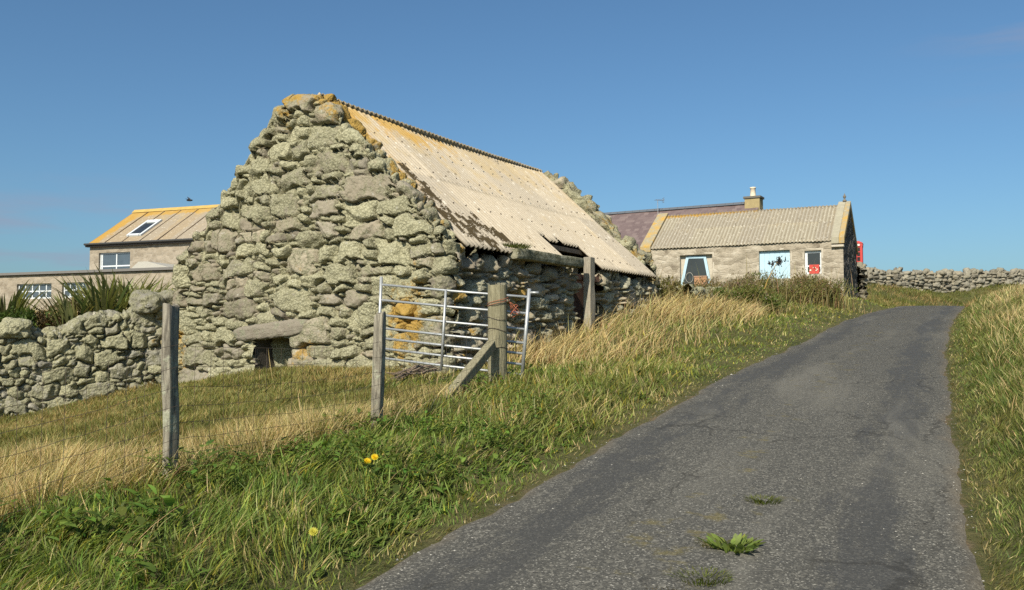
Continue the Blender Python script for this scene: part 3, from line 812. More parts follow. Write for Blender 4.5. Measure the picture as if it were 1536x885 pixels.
# ------------------------------------------------------------------ dry stone walls
def build_walls():
    dm = m_stone('dry_stone', lich=.74, yellow=.20, white=.9, tint=(1.35, 1.42, 1.4), lgreen=((.27, .26, .165), (.46, .43, .285)))
    W = [bw(6.62, .3), (-8.1, 17.35), (-9.5, 16.7), (-12, 15.4), (-15.0, 13.2)]
    ys = [18.0, 17.85, 17.66, 17.35, 17.1, 16.7, 15.4, 13]
    hs = [2.60, 2.42, 2.10, 2.02, 1.86, 1.84, 1.6, 1.3]
    def H(p, s):
        return float(np.interp(-p[1], [-y for y in ys], hs)) + .07 * math.sin(p[1] * 5.1) + .05 * math.sin(p[1] * 11.7)
    def yel(P): return .9 * np.exp(-((P[:, 0] + 6.9) / .4) ** 2) * .5 + .25 * np.exp(-((P[:, 0] + 7.6) / .3) ** 2 - ((P[:, 2] - 1.6) / .3) ** 2)
    Pr = W[::-1]
    o = stone_wall('dry_stone_wall', dm, None, Pr, .5, .021, H, lambda p: gz(p[0], p[1]) - .25, .75, 105,
                   [(.26, .16, 160, .88), (.17, .11, 1100, .80), (.11, .075, 6000, .74), (.065, .045, 10000, .7)], 61, amp=.045, jw=.014, warp=.09, rough=.018, offs=.9, tuft=.010, yel=yel, r=.2, ntop=34, nback=20, pw=4.0)
    tag(o, 'thick rounded dry stone wall running from the barn down the field', 'wall')
    # a few boulders sit loose on top of it
    for (u, v, Y, h, sd, lb) in ((220, 452, 17.95, (.38, .3, .2), 3, 'big grey boulder at the top end of the dry stone wall beside the barn'), (24, 492, 16.9, (.3, .26, .17), 8, 'rounded boulder lying on the dry stone wall at its low end')):
        p = pt(u, v, Y); w = thing('boulder', p - np.array([0, 0, h[2]]), lb, 'boulder')
        w_ = np.array([.91, .42, 0]); w_ /= np.linalg.norm(w_)
        rock('stone', dm, w, p, (np.array([-w_[1], w_[0], .2]), w_, np.array([0, 0, 1.])), h, sd, amp=.14, n=5)
    # far wall on the skyline
    fm = m_stone('far_dry_stone', lich=.32, yellow=.05, white=.5, tint=(1.1, 1.12, 1.05), lgreen=((.2, .19, .14), (.34, .32, .25)))
    FW = [(18.6, 53.2), (21.5, 55.2), (27, 58.0), (34, 60.5), (44, 63)]
    def Hfw(p, s):
        Y = p[1]; z = np.interp(p[0], [18, 21.5, 27, 34, 44], [pt(1290, 402, 53)[2], pt(1302, 405, 55.2)[2], pt(1402, 408, 58)[2], pt(1520, 406, 60.5)[2], 6.35])
        return float(z) + .09 * math.sin(s * 2.9) + .06 * math.sin(s * 7.3)
    o = stone_wall('dry_stone_wall', fm, None, FW, .8, .06, Hfw, lambda p: gz(p[0], p[1]) - .25, .6, 34,
                   [(.30, .15, 300, .85), (.2, .1, 2500, .76), (.12, .06, 8000, .72)], 71, amp=.11, jw=.03, warp=.06, rough=.03, offs=.9, r=.15, ntop=10, nback=6)
    tag(o, 'long low dry stone wall on the skyline beyond the top of the road', 'wall')
    # wall stub behind the house gable
    o = stone_wall('dry_stone_wall', fm, None, [(16.0, 40.7), (16.7, 43), (17.2, 47)], .5, .06, lambda p, s: 4.95 + .1 * math.sin(s * 4), lambda p: gz(p[0], p[1]) - .25, .55, 34,
                   [(.28, .14, 300, .85), (.2, .1, 1500, .76), (.12, .06, 3000, .72)], 81, amp=.10, jw=.03, offs=.9, r=.15, ntop=10, nback=6)
    tag(o, 'short dry stone wall beside the dark gable under the red telephone box', 'wall')
    # overgrown wall between barn and house
    lw = [(4.9, 24.3), (7, 27.5), (9.4, 31.2), (11.2, 33.6)]
    def Hl(p, s): return float(np.interp(p[1], [24, 27.5, 31.2, 33.6], [pt(975, 424, 24)[2], pt(1040, 434, 27.5)[2], pt(1105, 426, 31.2)[2], pt(1180, 432, 33)[2]])) + .06 * math.sin(s * 3.3) - .12
    o = stone_wall('dry_stone_wall', dm, None, lw, .5, .03, Hl, lambda p: gz(p[0], p[1]) - .3, .6, 40,
                   [(.26, .16, 200, .85), (.18, .11, 1500, .76), (.1, .06, 3000, .72)], 91, amp=.06, jw=.02, offs=.9, tuft=.03, r=.2, ntop=14, nback=8)
    tag(o, 'tumbled stone wall buried in weeds between barn and pale house', 'wall')

# ------------------------------------------------------------------ sheep fence, gate
def weather(seed, a=.012):
    def f(P):
        Q = P * np.array([7, 7, 1.3])
        return P + a * np.stack([fbm(Q, 3, seed), fbm(Q + 9, 3, seed + 3), 0 * P[:, 0]], 1) * 1.0
    return f

def post_mesh(mb_, r, z0, z1, sides=4, rot=0.0):
    pass

def build_fence():
    wood = m_wood('weathered_post', (.085, .075, .06), (.32, .29, .225), .60)
    wood2 = m_wood('olive_strainer', (.16, .145, .09), (.30, .27, .175), .3)
    wire_m = m_flat('rusty_wire', (.085, .065, .05), .7, .2, 30, metal=.3)
    p1 = pt(254, 712, 5.8); p2 = pt(565, 650, 8.2); p3 = pt(746, 573, 11.4)
    d = (p3 - p2); d[2] = 0; d /= np.linalg.norm(d)
    p0 = p1 - d * 2.45; p0[2] = gz(p0[0], p0[1])
    Fn = thing('sheep_fence', p1, 'wire sheep fence on weathered wooden posts with a braced strainer post', 'fence')
    c, s = .8, -.6
    for (p, top, w, sd, lb, ln) in ((p1, 455, (.028, .050), 3, 'split lichen topped post', (-.006, .0)), (p2, 470, (.047, .042), 9, 'pale rounded post', (.02, 0)), (p0, None, (.045, .045), 15, None, (0, 0))):
        zt = pt(0, top, p[1])[2] if top else p[2] + 1.1
        mb = MB(p, (.95, -.31, 0), (.31, .95, 0))
        mb.box(-w[0], w[0], -w[1], w[1], -.25, zt - p[2])
        def dz(P, p=p, sd=sd, ln=ln, zt=zt):
            P = weather(sd, .014)(P)
            k = (P[:, 2] - p[2])
            P[:, 0] += ln[0] * k
            P[:, 2] += (k > .6) * .03 * vnoise(P * 25, sd)
            return P
        o = mb.build('post', wood, Fn, bevel=.012, subdiv=7, disp=dz, smooth=True)
        if lb: o['label'] = lb
    # strainer
    zt = pt(745, 428, 11.4)[2]
    mb = MB(); mb.tube([p3 + np.array([0, 0, z]) for z in np.linspace(-.3, zt - p3[2], 14)], .122, 24)
    o = mb.build('strainer_post', wood2, Fn, disp=weather(21, .006), smooth=False, bevel=0)
    o['label'] = 'stout round strainer post with flat top'
    # diagonal brace
    a = pt(742, 517, 11.27); b = pt(655, 610, 9.85); a = a + np.array([-.03, -.06, 0]); b = b + np.array([0, 0, -.06])
    ax = (a - b); L = np.linalg.norm(ax); ax /= L; sd_ = np.cross(ax, [0, 0, 1.]); sd_ /= np.linalg.norm(sd_); up = np.cross(sd_, ax)
    mb = MB(b, ax, sd_, up); mb.box(-.1, L, -.055, .055, -.06, .06)
    o = mb.build('brace', wood2, Fn, bevel=.01, subdiv=6, disp=weather(33, .008), smooth=True); o['label'] = 'square timber brace leaning against the strainer post'
    # netting
    mb = MB(); rng = np.random.default_rng(5)
    hs = [.03, .12, .21, .31, .42, .54, .67, .81]
    spans = [(p0, p1), (p1, p2), (p2, p3)]
    for k, (A, Bp) in enumerate(spans):
        n = max(8, int(np.linalg.norm(Bp - A) / .15)); g0 = 0.04
        off = np.array([.05, -.03, 0])
        for h in hs:
            pts = []
            for i in range(n + 1):
                f = i / n
                q = A * (1 - f) + Bp * f + off
                q = q + np.array([0, 0, h + .02 - .05 * 4 * f * (1 - f) * (.4 + h * .5)]) + rng.normal(0, .004, 3)
                pts.append(q)
            mb.tube(pts, .0016, 3, cap=False)
        for i in range(1, n):
            f = i / n; base = A * (1 - f) + Bp * f + off
            x = rng.normal(0, .008, 3) * np.array([1, 1, 0])
            mb.tube([base + np.array([0, 0, h + .02 - .05 * 4 * f * (1 - f) * (.4 + h * .5)]) + x * (j / 7) for j, h in enumerate(hs)], .0013, 3, cap=False)
    net = mb
    # wires lashed round the strainer
    mb = net
    for z in (.98, .80, .66, .42):
        mb.tube([p3 + np.array([.128 * math.cos(a_), .128 * math.sin(a_), z + .02 * math.sin(a_ * 2 + z * 9)]) for a_ in np.linspace(0, 2 * math.pi, 22)], .0035, 4, cap=False)
    mb.build('wire_netting', wire_m, Fn)
    # gate
    galv = m_flat('galvanised_tube', (.42, .43, .43), .5, .12, 18, metal=.55, bump=.05, spec=.5)
    lt, rt = pt(572, 415, 12.35), pt(794, 433, 11.64)
    lb, rb = pt(567, 542, 12.33), pt(783, 568, 11.62)
    G = thing('field_gate', (lb + rb) / 2, 'galvanised seven bar field gate propped between fence post and barn wall', 'gate')
    mbl = MB(); mbl.tube([lt, lb], .021, 10).build('stile', galv, G, smooth=True)
    mbl = MB(); mbl.tube([rt, rb], .024, 10).build('stile', galv, G, smooth=True)
    fr = [.094, .276, .453, .606, .724, .843, .955]
    for k, f in enumerate(fr):
        A = lt * (1 - f) + lb * f; C = rt * (1 - f) + rb * f
        MB().tube([A, A * .5 + C * .5 + np.array([0, 0, -.006]), C], .0165, 8).build('rail', galv, G, smooth=True)
    f = .46
    At = (lt * .906 + lb * .094) * (1 - f) + (rt * .906 + rb * .094) * f; Ab = lb * (1 - f) + rb * f
    nrm = np.array([-.01, -.032, 0])
    MB().tube([At + nrm, Ab + nrm + np.array([0, 0, -.02])], .017, 8).build('middle_stile', galv, G, smooth=True)
    MB().tube([rt + np.array([0, 0, -.05]), rt + np.array([.12, -.03, -.055])], .017, 8).build('latch_bar', galv, G, smooth=True)
    # twine
    tw = thing('baling_twine', p3 + np.array([.2, 0, .9]), 'knot of orange baling twine tying the gate to the strainer post', 'twine')
    mb = MB(); rng = np.random.default_rng(2)
    P1 = pt(748, 452, 11.28); P2 = pt(772, 466, 11.45); 
    for k in range(2):
        arc = [p3 * [1, 1, 0] + np.array([.133 * math.cos(a_), .133 * math.sin(a_), pt(750, 456, 11.3)[2] + .03 * k * (1 if k % 2 else -.3) + .03 * (a_ + 2)]) for a_ in np.linspace(-2.9, .1, 9)]
        mb.tube(arc + [P2 + rng.normal(0, .02, 3)], .0035, 4, cap=False)
    for k in range(6):
        c_ = P2 + rng.normal(0, .025, 3); ph = rng.uniform(0, 6, 3)
        mb.tube([c_ + .05 * np.array([math.sin(a_ + ph[0]), math.cos(a_ * 1.3 + ph[1]), math.sin(a_ * .9 + ph[2]) * 1.1]) for a_ in np.linspace(0, 5, 12)], .004, 4, cap=False)
    mb.build('knot', m_flat('orange_twine', (.38, .12, .065), .8, .25, 40), tw)
    return Fn, p0, p1, p2, p3
# ------------------------------------------------------------------ houses
def facade(name, mat, parent, o, ex, nrm, xs, top, z0, holes=(), step=.12, amp=.02, seed=1):
    """relief wall sheet in the plane o + x*ex, facing nrm; top is a number or function of x"""
    o = np.array(o, float); ex = np.array(ex, float); nrm = np.array(nrm, float)
    topf = top if callable(top) else (lambda x: top)
    X = set(np.round(np.linspace(xs[0], xs[1], int((xs[1] - xs[0]) / step) + 2), 4))
    for h in holes: X |= {round(h[0], 4), round(h[1], 4)}
    X = np.array(sorted(X)); tmax = max(topf(x) for x in X)
    Z = set(np.round(np.linspace(z0, tmax, int((tmax - z0) / step) + 2), 4))
    for h in holes: Z |= {round(h[2], 4), round(h[3], 4)}
    Z = np.array(sorted(Z))
    XX, ZZ = np.meshgrid(X, Z)
    if callable(top):
        T = np.array([topf(x) for x in X]); ZZ = z0 + (ZZ - z0) / (tmax - z0) * (T - z0)[None, :]
    x = XX.ravel(); z = ZZ.ravel()
    P = o + x[:, None] * ex + np.stack([0 * z, 0 * z, z], 1)
    w = sstep(0, .1, np.minimum(x - xs[0], xs[1] - x))
    for h in holes:
        dd = np.maximum(np.maximum(h[0] - x, x - h[1]), np.maximum(h[2] - z, z - h[3]))
        w = w * sstep(0, .12, dd)
    D = amp * fbm(P * np.array([2.5, 2.5, 5]), 3, seed) + amp * .4 * fbm(P * 11, 2, seed + 2)
    V = P + (D * w)[:, None] * nrm
    n, m = len(X), len(Z); i = np.arange(n * m).reshape(m, n)
    q = np.stack([i[:-1, :-1], i[:-1, 1:], i[1:, 1:], i[1:, :-1]], -1).reshape(-1, 4)
    if len(holes):
        xc = x[q].mean(1); zc = z[q].mean(1); k = np.zeros(len(q), bool)
        for h in holes: k |= (xc > h[0]) & (xc < h[1]) & (zc > h[2]) & (zc < h[3])
        q = q[~k]
    return mesh_np(name, V, q, mat, parent, smooth=True)

def frame2(p, a):
    ex = np.array([a[0], a[1], 0.]); ex /= np.linalg.norm(ex); ey = np.array([-ex[1], ex[0], 0])
    return np.array([p[0], p[1], 0.]), ex, ey

class House:
    def __init__(s, p, dirx):
        s.o, s.ex, s.ey = frame2(p, dirx)
    def loc(s, u, v, dy=0.0):
        q = on_plane(u, v, s.o + s.ey * dy, s.ey) - s.o
        return float(np.dot(q, s.ex)), float(q[2])
    def rect(s, u0, v0, u1, v1, dy=0.0):
        um, vm = (u0 + u1) / 2, (v0 + v1) / 2
        return s.loc(u0, vm, dy)[0], s.loc(u1, vm, dy)[0], s.loc(um, v1, dy)[1], s.loc(um, v0, dy)[1]
    def mb(s): return MB(s.o, s.ex, s.ey)
    def P(s, x, y, z): return s.o + s.ex * x + s.ey * y + np.array([0, 0, z])

def reveal(h, r, mat, parent, depth=.3, name='window_reveal', th=.08):
    x0, x1, z0, z1 = r; m = h.mb(); a = .002
    m.box(x0 - th, x0, a, depth, z0 - th, z1 + th); m.box(x1, x1 + th, a, depth, z0 - th, z1 + th)
    m.box(x0, x1, a, depth, z1, z1 + th); m.box(x0, x1, a, depth, z0 - th, z0)
    return m.build(name, mat, parent)

def build_houses():
    plaster = m_plaster(); glass = m_glass('dark_pane'); 
    orange = NT('orange_lichen_cope'); c = orange.mix(orange.ss(.38, .66, orange.noise(2.2, 6, .7)), (.30, .27, .19), (.46, .28, .06))
    orange.bsdf(orange.mix(orange.ss(.55, .7, orange.noise(9, 4)), c, (.36, .33, .26)), .95, orange.bump(orange.noise(20, 5), .5, .02)); orange = orange.m
    blue = m_flat('pale_blue_paint', (.40, .56, .655), .6, .12, 6, bump=.1)
    white = m_flat('white_paint', (.60, .63, .64), .5, .08, 6, bump=.05)
    dark = m_flat('dark_void', (.022, .02, .018), .9, .2, 3)
    rend = m_flat('pale_render', (.45, .40, .32), .95, .2, 9, bump=.5)
    # ------------- pale house by the road
    A = (5.77, 39.76); Bc = (13.3, 36.0)
    h = House(A, (Bc[0] - A[0], Bc[1] - A[1])); L = math.hypot(Bc[0] - A[0], Bc[1] - A[1]); D = 5.2
    ze = 5.62; zr = 7.36; z0 = 2.9
    T = thing('stone_house', h.P(L / 2, 2.6, 3.3), 'low pale stone house with corrugated roof, orange lichened gable copings and blue shutter', 'house')
    w1 = h.rect(1020, 382, 1068.5, 436); w2 = h.rect(1138.5, 375.5, 1185, 418); w3 = h.rect(1207, 375.5, 1232, 411)
    facade('wall', plaster, T, h.o, h.ex, -h.ey, (0, L), ze, z0, (w1, w2, w3), .09, .03, 3)
    gt = lambda y: ze + (zr - ze) * (1 - abs(y - D / 2) / (D / 2)) - .02
    gm = m_plaster(); gm.name = 'rough_gable_harling'
    dk = NT('shaded_gable_stone'); st = dk.scale(dk.pos(), (1, 1, 2.2)); ed = dk.voro(3.2, 'DISTANCE_TO_EDGE', vec=st)
    cc = dk.mix(dk.noise(5, 6, .7), (.09, .08, .07), (.26, .23, .19))  # darker stone colour paints the shade of this gable into the material
    dk.bsdf(cc, .95, dk.bump(dk.math('ADD', dk.ss(0, .12, ed), dk.math('MULTIPLY', dk.noise(9, 5, .7), 1.2)), 1, .09), spec=.1)
    facade('gable_wall', dk.m, T, h.P(L, 0, 0), h.ey, h.ex, (0, D), gt, z0, (), .09, .05, 5)
    facade('gable_wall', plaster, T, h.P(0, 0, 0), h.ey, -h.ex, (0, D), gt, z0, (), .3, .03, 6)
    facade('wall', plaster, T, h.P(0, D, 0), h.ex, h.ey, (0, L), ze, z0, (), .4, .03, 7)
    n = math.hypot(D / 2, zr - ze)
    rm = m_roof('pale_cement_sheet', base=((.28, .25, .185), (.43, .385, .295)), orange=.36, stain=.8, T0=.40, PITCHV=.15)
    bolt = m_flat('roof_bolt', (.14, .12, .1), .8)
    Es = (h.ey * (D / 2) + np.array([0, 0, zr - ze])) / n
    corrugated('roof_sheet', [rm, bolt], T, h.P(0, 0, ze + .05), h.ex, Es, .40, L - .42, -.10, n, .15, .05, nq=16, per=8, seams=(1.62,), yel=lambda t, q: .9 * sstep(n - .5, n - .05, q) * sstep(7.0, 1.0, t) + .5 * sstep(n - .35, n, q), sheet_w=1.05, seed=9, bolts=(.12, 1.5, 2.8))
    Eb = (-h.ey * (D / 2) + np.array([0, 0, zr - ze])) / n
    corrugated('roof_sheet', [rm, bolt], T, h.P(0, D, ze + .05), h.ex, Eb, .40, L - .42, -.10, n + .02, .15, .05, nq=6, per=6, seed=10)
    sl = (zr - ze) / (D / 2)
    tan = m_flat('grey_cope', (.33, .30, .22), .95, .3, 5, bump=.4)
    for (x0, x1, cm) in ((-.06, .42, orange), (L - .44, L - .15, tan), (L - .148, L + .06, orange)):
        m = h.mb()
        for y0, y1, z_0, z_1 in ((-.12, D / 2, ze - sl * .12, zr), (D / 2, D + .12, zr, ze - sl * .12)):
            m.prismx([(y0, z_0 - .06), (y1, z_1 - .06), (y1, z_1 + .20), (y0, z_0 + .20)], x0, x1)
        m.build('gable_coping', cm, T, bevel=.015)
    m = h.mb(); m.box(L - .44, L + .04, -.14, .3, ze - .28, ze - .19); m.build('kneeler', rend, T, bevel=.02)
    # finial
    f0 = h.P(L - .19, D / 2, zr + .18)
    MB().tube([f0 + np.array([0, 0, z]) for z in (0, .07, .10, .14, .18, .24, .28, .33, .36)], [.09, .08, .035, .03, .06, .07, .035, .02, .01], 10).build('finial', m_flat('weathered_finial', (.16, .14, .11), .9), T, smooth=True)
    reveal(h, w1, rend, T, .34); reveal(h, w2, rend, T, .26); reveal(h, w3, rend, T, .26)
    # tapering blue window frame
    F1 = T
    def lp(u, v): return h.loc(u, v, .16)
    a, b, c_, d = lp(1029.5, 384.5), lp(1059, 384), lp(1068.5, 434), lp(1019.5, 434)
    ai, bi, ci, di = lp(1033, 388), lp(1055.5, 387.5), lp(1065, 436), lp(1023, 436)
    m = h.mb()
    for quad in ([a, b, bi, ai], [b, c_, ci, bi], [d, a, ai, di]): m.prism(quad, .13, .19)
    fw = m.build('window_frame', blue, T, bevel=.006)
    m = h.mb(); m.prism([ai, bi, ci, di], .165, .175); m.build('pane', glass, fw)
    m = h.mb(); x0, x1, zz0, zz1 = w1
    m.prism([(x0, zz0), d, a, b, c_, (x1, zz0), (x1, zz1), (x0, zz1)], .20, .26); m.build('infill_panel', rend, T)
    # crate and hoop standing in that window
    x0, x1, z_0, z_1 = h.rect(1042.5, 414, 1061, 436, .1)
    bx = thing('wooden_chest', h.P((x0 + x1) / 2, .06, z_0), 'orange brown wooden chest standing below the tapering blue window', 'chest')
    m = h.mb(); m.box(x0, x1, -.02, .11, z_0, z_1 - .06); 
    m.build('box', m_flat('orange_brown_wood', (.38, .20, .10), .7, .3, 12), bx, bevel=.01)
    m = h.mb(); m.box(x0 - .02, x1 + .02, -.04, .115, z_1 - .055, z_1); m.build('lid', m_flat('worn_brown_wood', (.32, .19, .12), .7, .3, 12), bx, bevel=.01)
    x0, x1, z_0, z_1 = h.rect(1029, 409, 1040, 424, .1)
    hp = thing('hoop', h.P((x0 + x1) / 2, .05, z_0), 'thin pale hoop propped in front of the tapering blue window', 'hoop')
    m = MB(); rr = (x1 - x0) / 2
    m.tube([h.P((x0 + x1) / 2 + rr * math.cos(k), .06, (z_0 + z_1) / 2 + (z_1 - z_0) / 2 * math.sin(k)) for k in np.linspace(0, 2 * math.pi, 28)], .010, 6, cap=False).build('ring', m_flat('pale_hoop', (.34, .33, .29), .6), hp, smooth=True)
    # blue boarded shutter
    x0, x1, z_0, z_1 = w2
    m = h.mb(); k = 6
    for i in range(k):
        m.box(x0 + (x1 - x0) * i / k + .006, x0 + (x1 - x0) * (i + 1) / k - .006, .14 + .004 * (i % 2), .18, z_0, z_1 - .03)
    m.box(x0, x1, .165, .19, z_0, z_1)
    m.build('shutter', blue, T)
    # small sash window and red sign
    x0, x1, z_0, z_1 = w3
    zt = h.loc(1219, 399, .14)[1]
    m = h.mb(); m.box(x0, x0 + .10, .12, .18, z_0, z_1 - .1); m.box(x1 - .06, x1, .12, .18, z_0, z_1 - .1); m.box(x0, x1, .125, .175, zt - .03, zt + .03); m.box(x0, x1, .10, .19, z_0, z_0 + .08); m.box(x0, x1, .12, .18, z_1 - .1, z_1)
    fw = m.build('window_frame', white, T)
    m = h.mb(); m.box(x0 + .05, x1 - .03, .15, .156, z_0 + .05, z_1 - .05); m.build('pane', glass, fw)
    sx0, sx1, s0, s1 = h.rect(1214, 397, 1229, 410.5, .1)
    sg = thing('red_sign', h.P((sx0 + sx1) / 2, .08, s0), 'small red sign with worn white marks leaning in the small window', 'sign')
    m = h.mb(); m.box(sx0, sx1, .07, .095, s0, s1); m.build('board', m_flat('red_board', (.50, .05, .035), .5, .15, 6), sg, bevel=.004)
    m = h.mb(); cx, cz, w_, hh = sx0, s0, sx1 - sx0, s1 - s0
    m.tube([h.P(cx + w_ * .12, .066, cz + hh * .40), h.P(cx + w_ * .12, .06, cz + hh * .40)], .035, 10)
    m.tube([h.P(cx + w_ * x, .066, cz + hh * z) for x, z in ((.35, .62), (.48, .70), (.62, .66), (.70, .55))], .014, 5)
    m.tube([h.P(cx + w_ * x, .066, cz + hh * z) for x, z in ((.62, .32), (.72, .34), (.80, .44), (.80, .55))], .02, 5)
    m.build('white_marks', m_flat('cream_paint', (.75, .68, .55), .6), sg)
    # ------------- slate roofed house behind
    P0 = pt(905, 321, 52.2); P1 = pt(1142, 303.5, 47.6)
    hb = House((P0[0], P0[1]), (P1[0] - P0[0], P1[1] - P0[1])); Lb = math.hypot(P1[0] - P0[0], P1[1] - P0[1])
    zr2 = (P0[2] + P1[2]) / 2; hd, drop = 3.3, 2.9
    S = thing('slate_house', hb.P(Lb / 2, 0, 3.8), 'house with purple slate roof and a single chimney standing behind the pale house', 'house')
    n2_ = math.hypot(hd, drop); Es = (hb.ey * hd + np.array([0, 0, drop])) / n2_; Eb = (-hb.ey * hd + np.array([0, 0, drop])) / n2_
    slate = m_slate()
    corrugated('roof', [slate], S, hb.P(0, -hd, zr2 - drop), hb.ex, Es, -4, Lb - .05, -.2, n2_, .26, 0, nq=24, per=2, wave=False, thick=.03, seed=14)
    corrugated('roof', [slate], S, hb.P(0, hd, zr2 - drop), hb.ex, Eb, -4, Lb - .05, -.2, n2_, .26, 0, nq=8, per=2, wave=False, thick=.03, seed=15)
    m = hb.mb(); k = -4.0
    while k < Lb - .6: m.prismx([(-.16, zr2 - .06), (0, zr2 + .09), (.16, zr2 - .06)], k, k + .44); k += .45
    m.build('ridge_tiles', m_flat('blue_grey_tile', (.10, .11, .125), .7), S)
    for y0, nr in ((-hd + .2, -hb.ey), (hd - .2, hb.ey)): facade('wall', plaster, S, hb.P(0, y0, 0), hb.ex, nr, (-3.9, Lb), zr2 - drop + .1, 3.2, (), .5, .02, 8)
    for x0, nr in ((-3.9, -hb.ex), (Lb, hb.ex)): facade('gable_wall', plaster, S, hb.P(x0, -hd + .2, 0), hb.ey, nr, (0, 2 * hd - .4), lambda y: zr2 - .12 - drop * abs(y - hd + .2) / hd, 3.2, (), .5, .02, 9)
    cx = Lb - .40
    cs = m_flat('ochre_chimney_stone', (.33, .26, .13), .95, .35, 5, bump=.6)
    m = hb.mb(); zt = pt(1130, 296, 47.8)[2]; m.box(cx - .40, cx + .40, -.36, .36, zr2 - .8, zt - .1); ch = m.build('chimney', cs, S, bevel=.02)
    m = hb.mb(); m.box(cx - .46, cx + .46, -.42, .42, zt - .098, zt + .02); m.build('cap', m_flat('dark_cope', (.13, .12, .10), .9), ch, bevel=.015)
    c0 = hb.P(cx - .04, 0, zt + .02); zp = pt(1130, 281.5, 47.8)[2] - zt
    MB().tube([c0 + np.array([0, 0, z]) for z in (0, .03, zp - .08, zp - .06, zp)], [.17, .155, .135, .165, .16], 14).build('pot', m_flat('cream_clay', (.66, .56, .42), .8, .12, 5), ch, smooth=True)
    # aerial
    a0 = pt(987, 322, 50.0); a1 = pt(986.5, 300, 50.0)
    am = m_flat('aerial_metal', (.35, .35, .36), .5, metal=.5)
    m = MB(); m.tube([a0 - np.array([0, 0, .4]), a1], .016, 6)
    bx_ = np.array([.95, .3, 0]); pr = np.array([-.3, .95, 0])
    m.tube([a1 - bx_ * .15, a1 + bx_ * .35], .012, 5)
    for k in np.linspace(-.12, .33, 6): m.tube([a1 + bx_ * k - pr * .2 + np.array([0, 0, .0]), a1 + bx_ * k + pr * .2], .008, 4)
    for zz in (-.12, -.04, .04, .12): m.tube([a1 + bx_ * .35 + np.array([0, 0, zz]) - pr * .15, a1 + bx_ * .35 + np.array([0, 0, zz]) + pr * .15], .008, 4)
    m.tube([a1 + bx_ * .35 - np.array([0, 0, .14]), a1 + bx_ * .35 + np.array([0, 0, .14])], .01, 4)
    m.build('television_aerial', am, S)
    # ------------- brown roofed house and flat annex beyond the field wall
    A = pt(135, 366, 46.0); q = pt(290, 360, 43.7)
    hl = House((A[0], A[1]), (q[0] - A[0], q[1] - A[1])); ze = 6.52; dp = 6.4; rise = 2.1; Ll = 12.0
    W = thing('stone_house', hl.P(5, 3, 2.8), 'two storey stone house with orange lichened sheet roof and a skylight', 'house')
    blk = NT('squared_stone'); st = blk.scale(blk.pos(), (1, 1, 2.2)); vc = blk.sep(blk.voro(3.0, vec=st, out='Color')); ed = blk.voro(3.0, 'DISTANCE_TO_EDGE', vec=st)
    cc = blk.ramp(blk.math('ADD', blk.math('MULTIPLY', vc[0], .3), blk.math('MULTIPLY', blk.noise(5, 6, .7), .75)), [(.2, (.19, .155, .115)), (.5, (.29, .245, .185)), (.8, (.40, .34, .265))])
    cc = blk.mix(blk.math('MULTIPLY', blk.ss(.06, .02, ed), .35), cc, (.36, .33, .28))
    blk.bsdf(cc, .95, blk.bump(blk.math('ADD', ed, blk.noise(14, 4)), .5, .03), spec=.1); blk = blk.m
    w1 = hl.rect(148, 378.5, 195, 410); w2 = hl.rect(234, 395, 245, 406)
    facade('wall', blk, W, hl.o, hl.ex, -hl.ey, (0, Ll), ze, 2.3, (w1, w2), .2, .02, 11)
    facade('wall', blk, W, hl.P(0, dp, 0), hl.ex, hl.ey, (0, Ll), ze, 2.3, (), .6, .02, 12)
    gt = lambda y: ze + rise * (1 - abs(y - dp / 2) / (dp / 2)) - .02
    facade('gable_wall', blk, W, hl.P(0, 0, 0), hl.ey, -hl.ex, (0, dp), gt, 2.3, (), .3, .02, 13)
    facade('gable_wall', blk, W, hl.P(Ll, 0, 0), hl.ey, hl.ex, (0, dp), gt, 2.3, (), .3, .02, 14)
    n = math.hypot(dp / 2, rise); Es = (hl.ey * dp / 2 + np.array([0, 0, rise])) / n; Eb = (-hl.ey * dp / 2 + np.array([0, 0, rise])) / n
    rb = m_roof('brown_sheet_roof', base=((.26, .20, .13), (.36, .285, .19)), orange=.75, stain=.3, T0=0., PITCHV=1000.)
    yl = lambda t, q: 1.1 * sstep(n - .75, n - .35, q) + 1.0 * sstep(1.0, .0, t) + .35 * sstep(n - 1.6, n - .5, q)
    for O, E_, nm in ((hl.P(0, 0, ze + .04), Es, 'roof_sheet'), (hl.P(0, dp, ze + .04), Eb, 'roof_sheet')):
        corrugated(nm, [rb], W, O, hl.ex, E_, -.15, Ll + .1, -.22, n + .02, .3, 0, nq=20, per=2, wave=False, thick=.05, yel=yl, seed=20)
    m = MB(hl.P(0, 0, ze + .045), hl.ex, Es, np.cross(hl.ex, Es))
    k = .95
    while k < Ll: m.box(k, k + .035, -.2, n, -.01, .03); k += 1.12
    m.build('roof_battens', m_flat('dark_batten', (.17, .125, .085), .9), W)
    m = hl.mb(); m.prismx([(dp / 2 - .22, ze + rise - .06), (dp / 2, ze + rise + .13), (dp / 2 + .22, ze + rise - .06)], -.18, Ll + .1); m.build('ridge_cap', m_flat('ochre_ridge', (.46, .31, .09), .9, .3, 3), W)
    m = hl.mb(); m.box(-.12, Ll, -.20, .0 - .004, ze - .16, ze - .01); m.build('fascia', m_flat('dark_fascia', (.06, .05, .042), .8), W)
    m = MB(); m.tube([hl.P(-.1, -.27, ze - .03), hl.P(Ll, -.27, ze - .03)], .055, 8).build('gutter', m_flat('black_gutter', (.05, .05, .048), .5), W)
    # skylight in the roof plane
    nr = np.cross(hl.ex, Es); O = hl.P(0, 0, ze + .05)
    def rp(u, v):
        P = on_plane(u, v, O, nr) - O; return float(np.dot(P, hl.ex)), float(np.dot(P, Es))
    xa, qa = rp(189, 356); xb, qb = rp(236, 331.5); xc, qc = rp(218, 333.5)
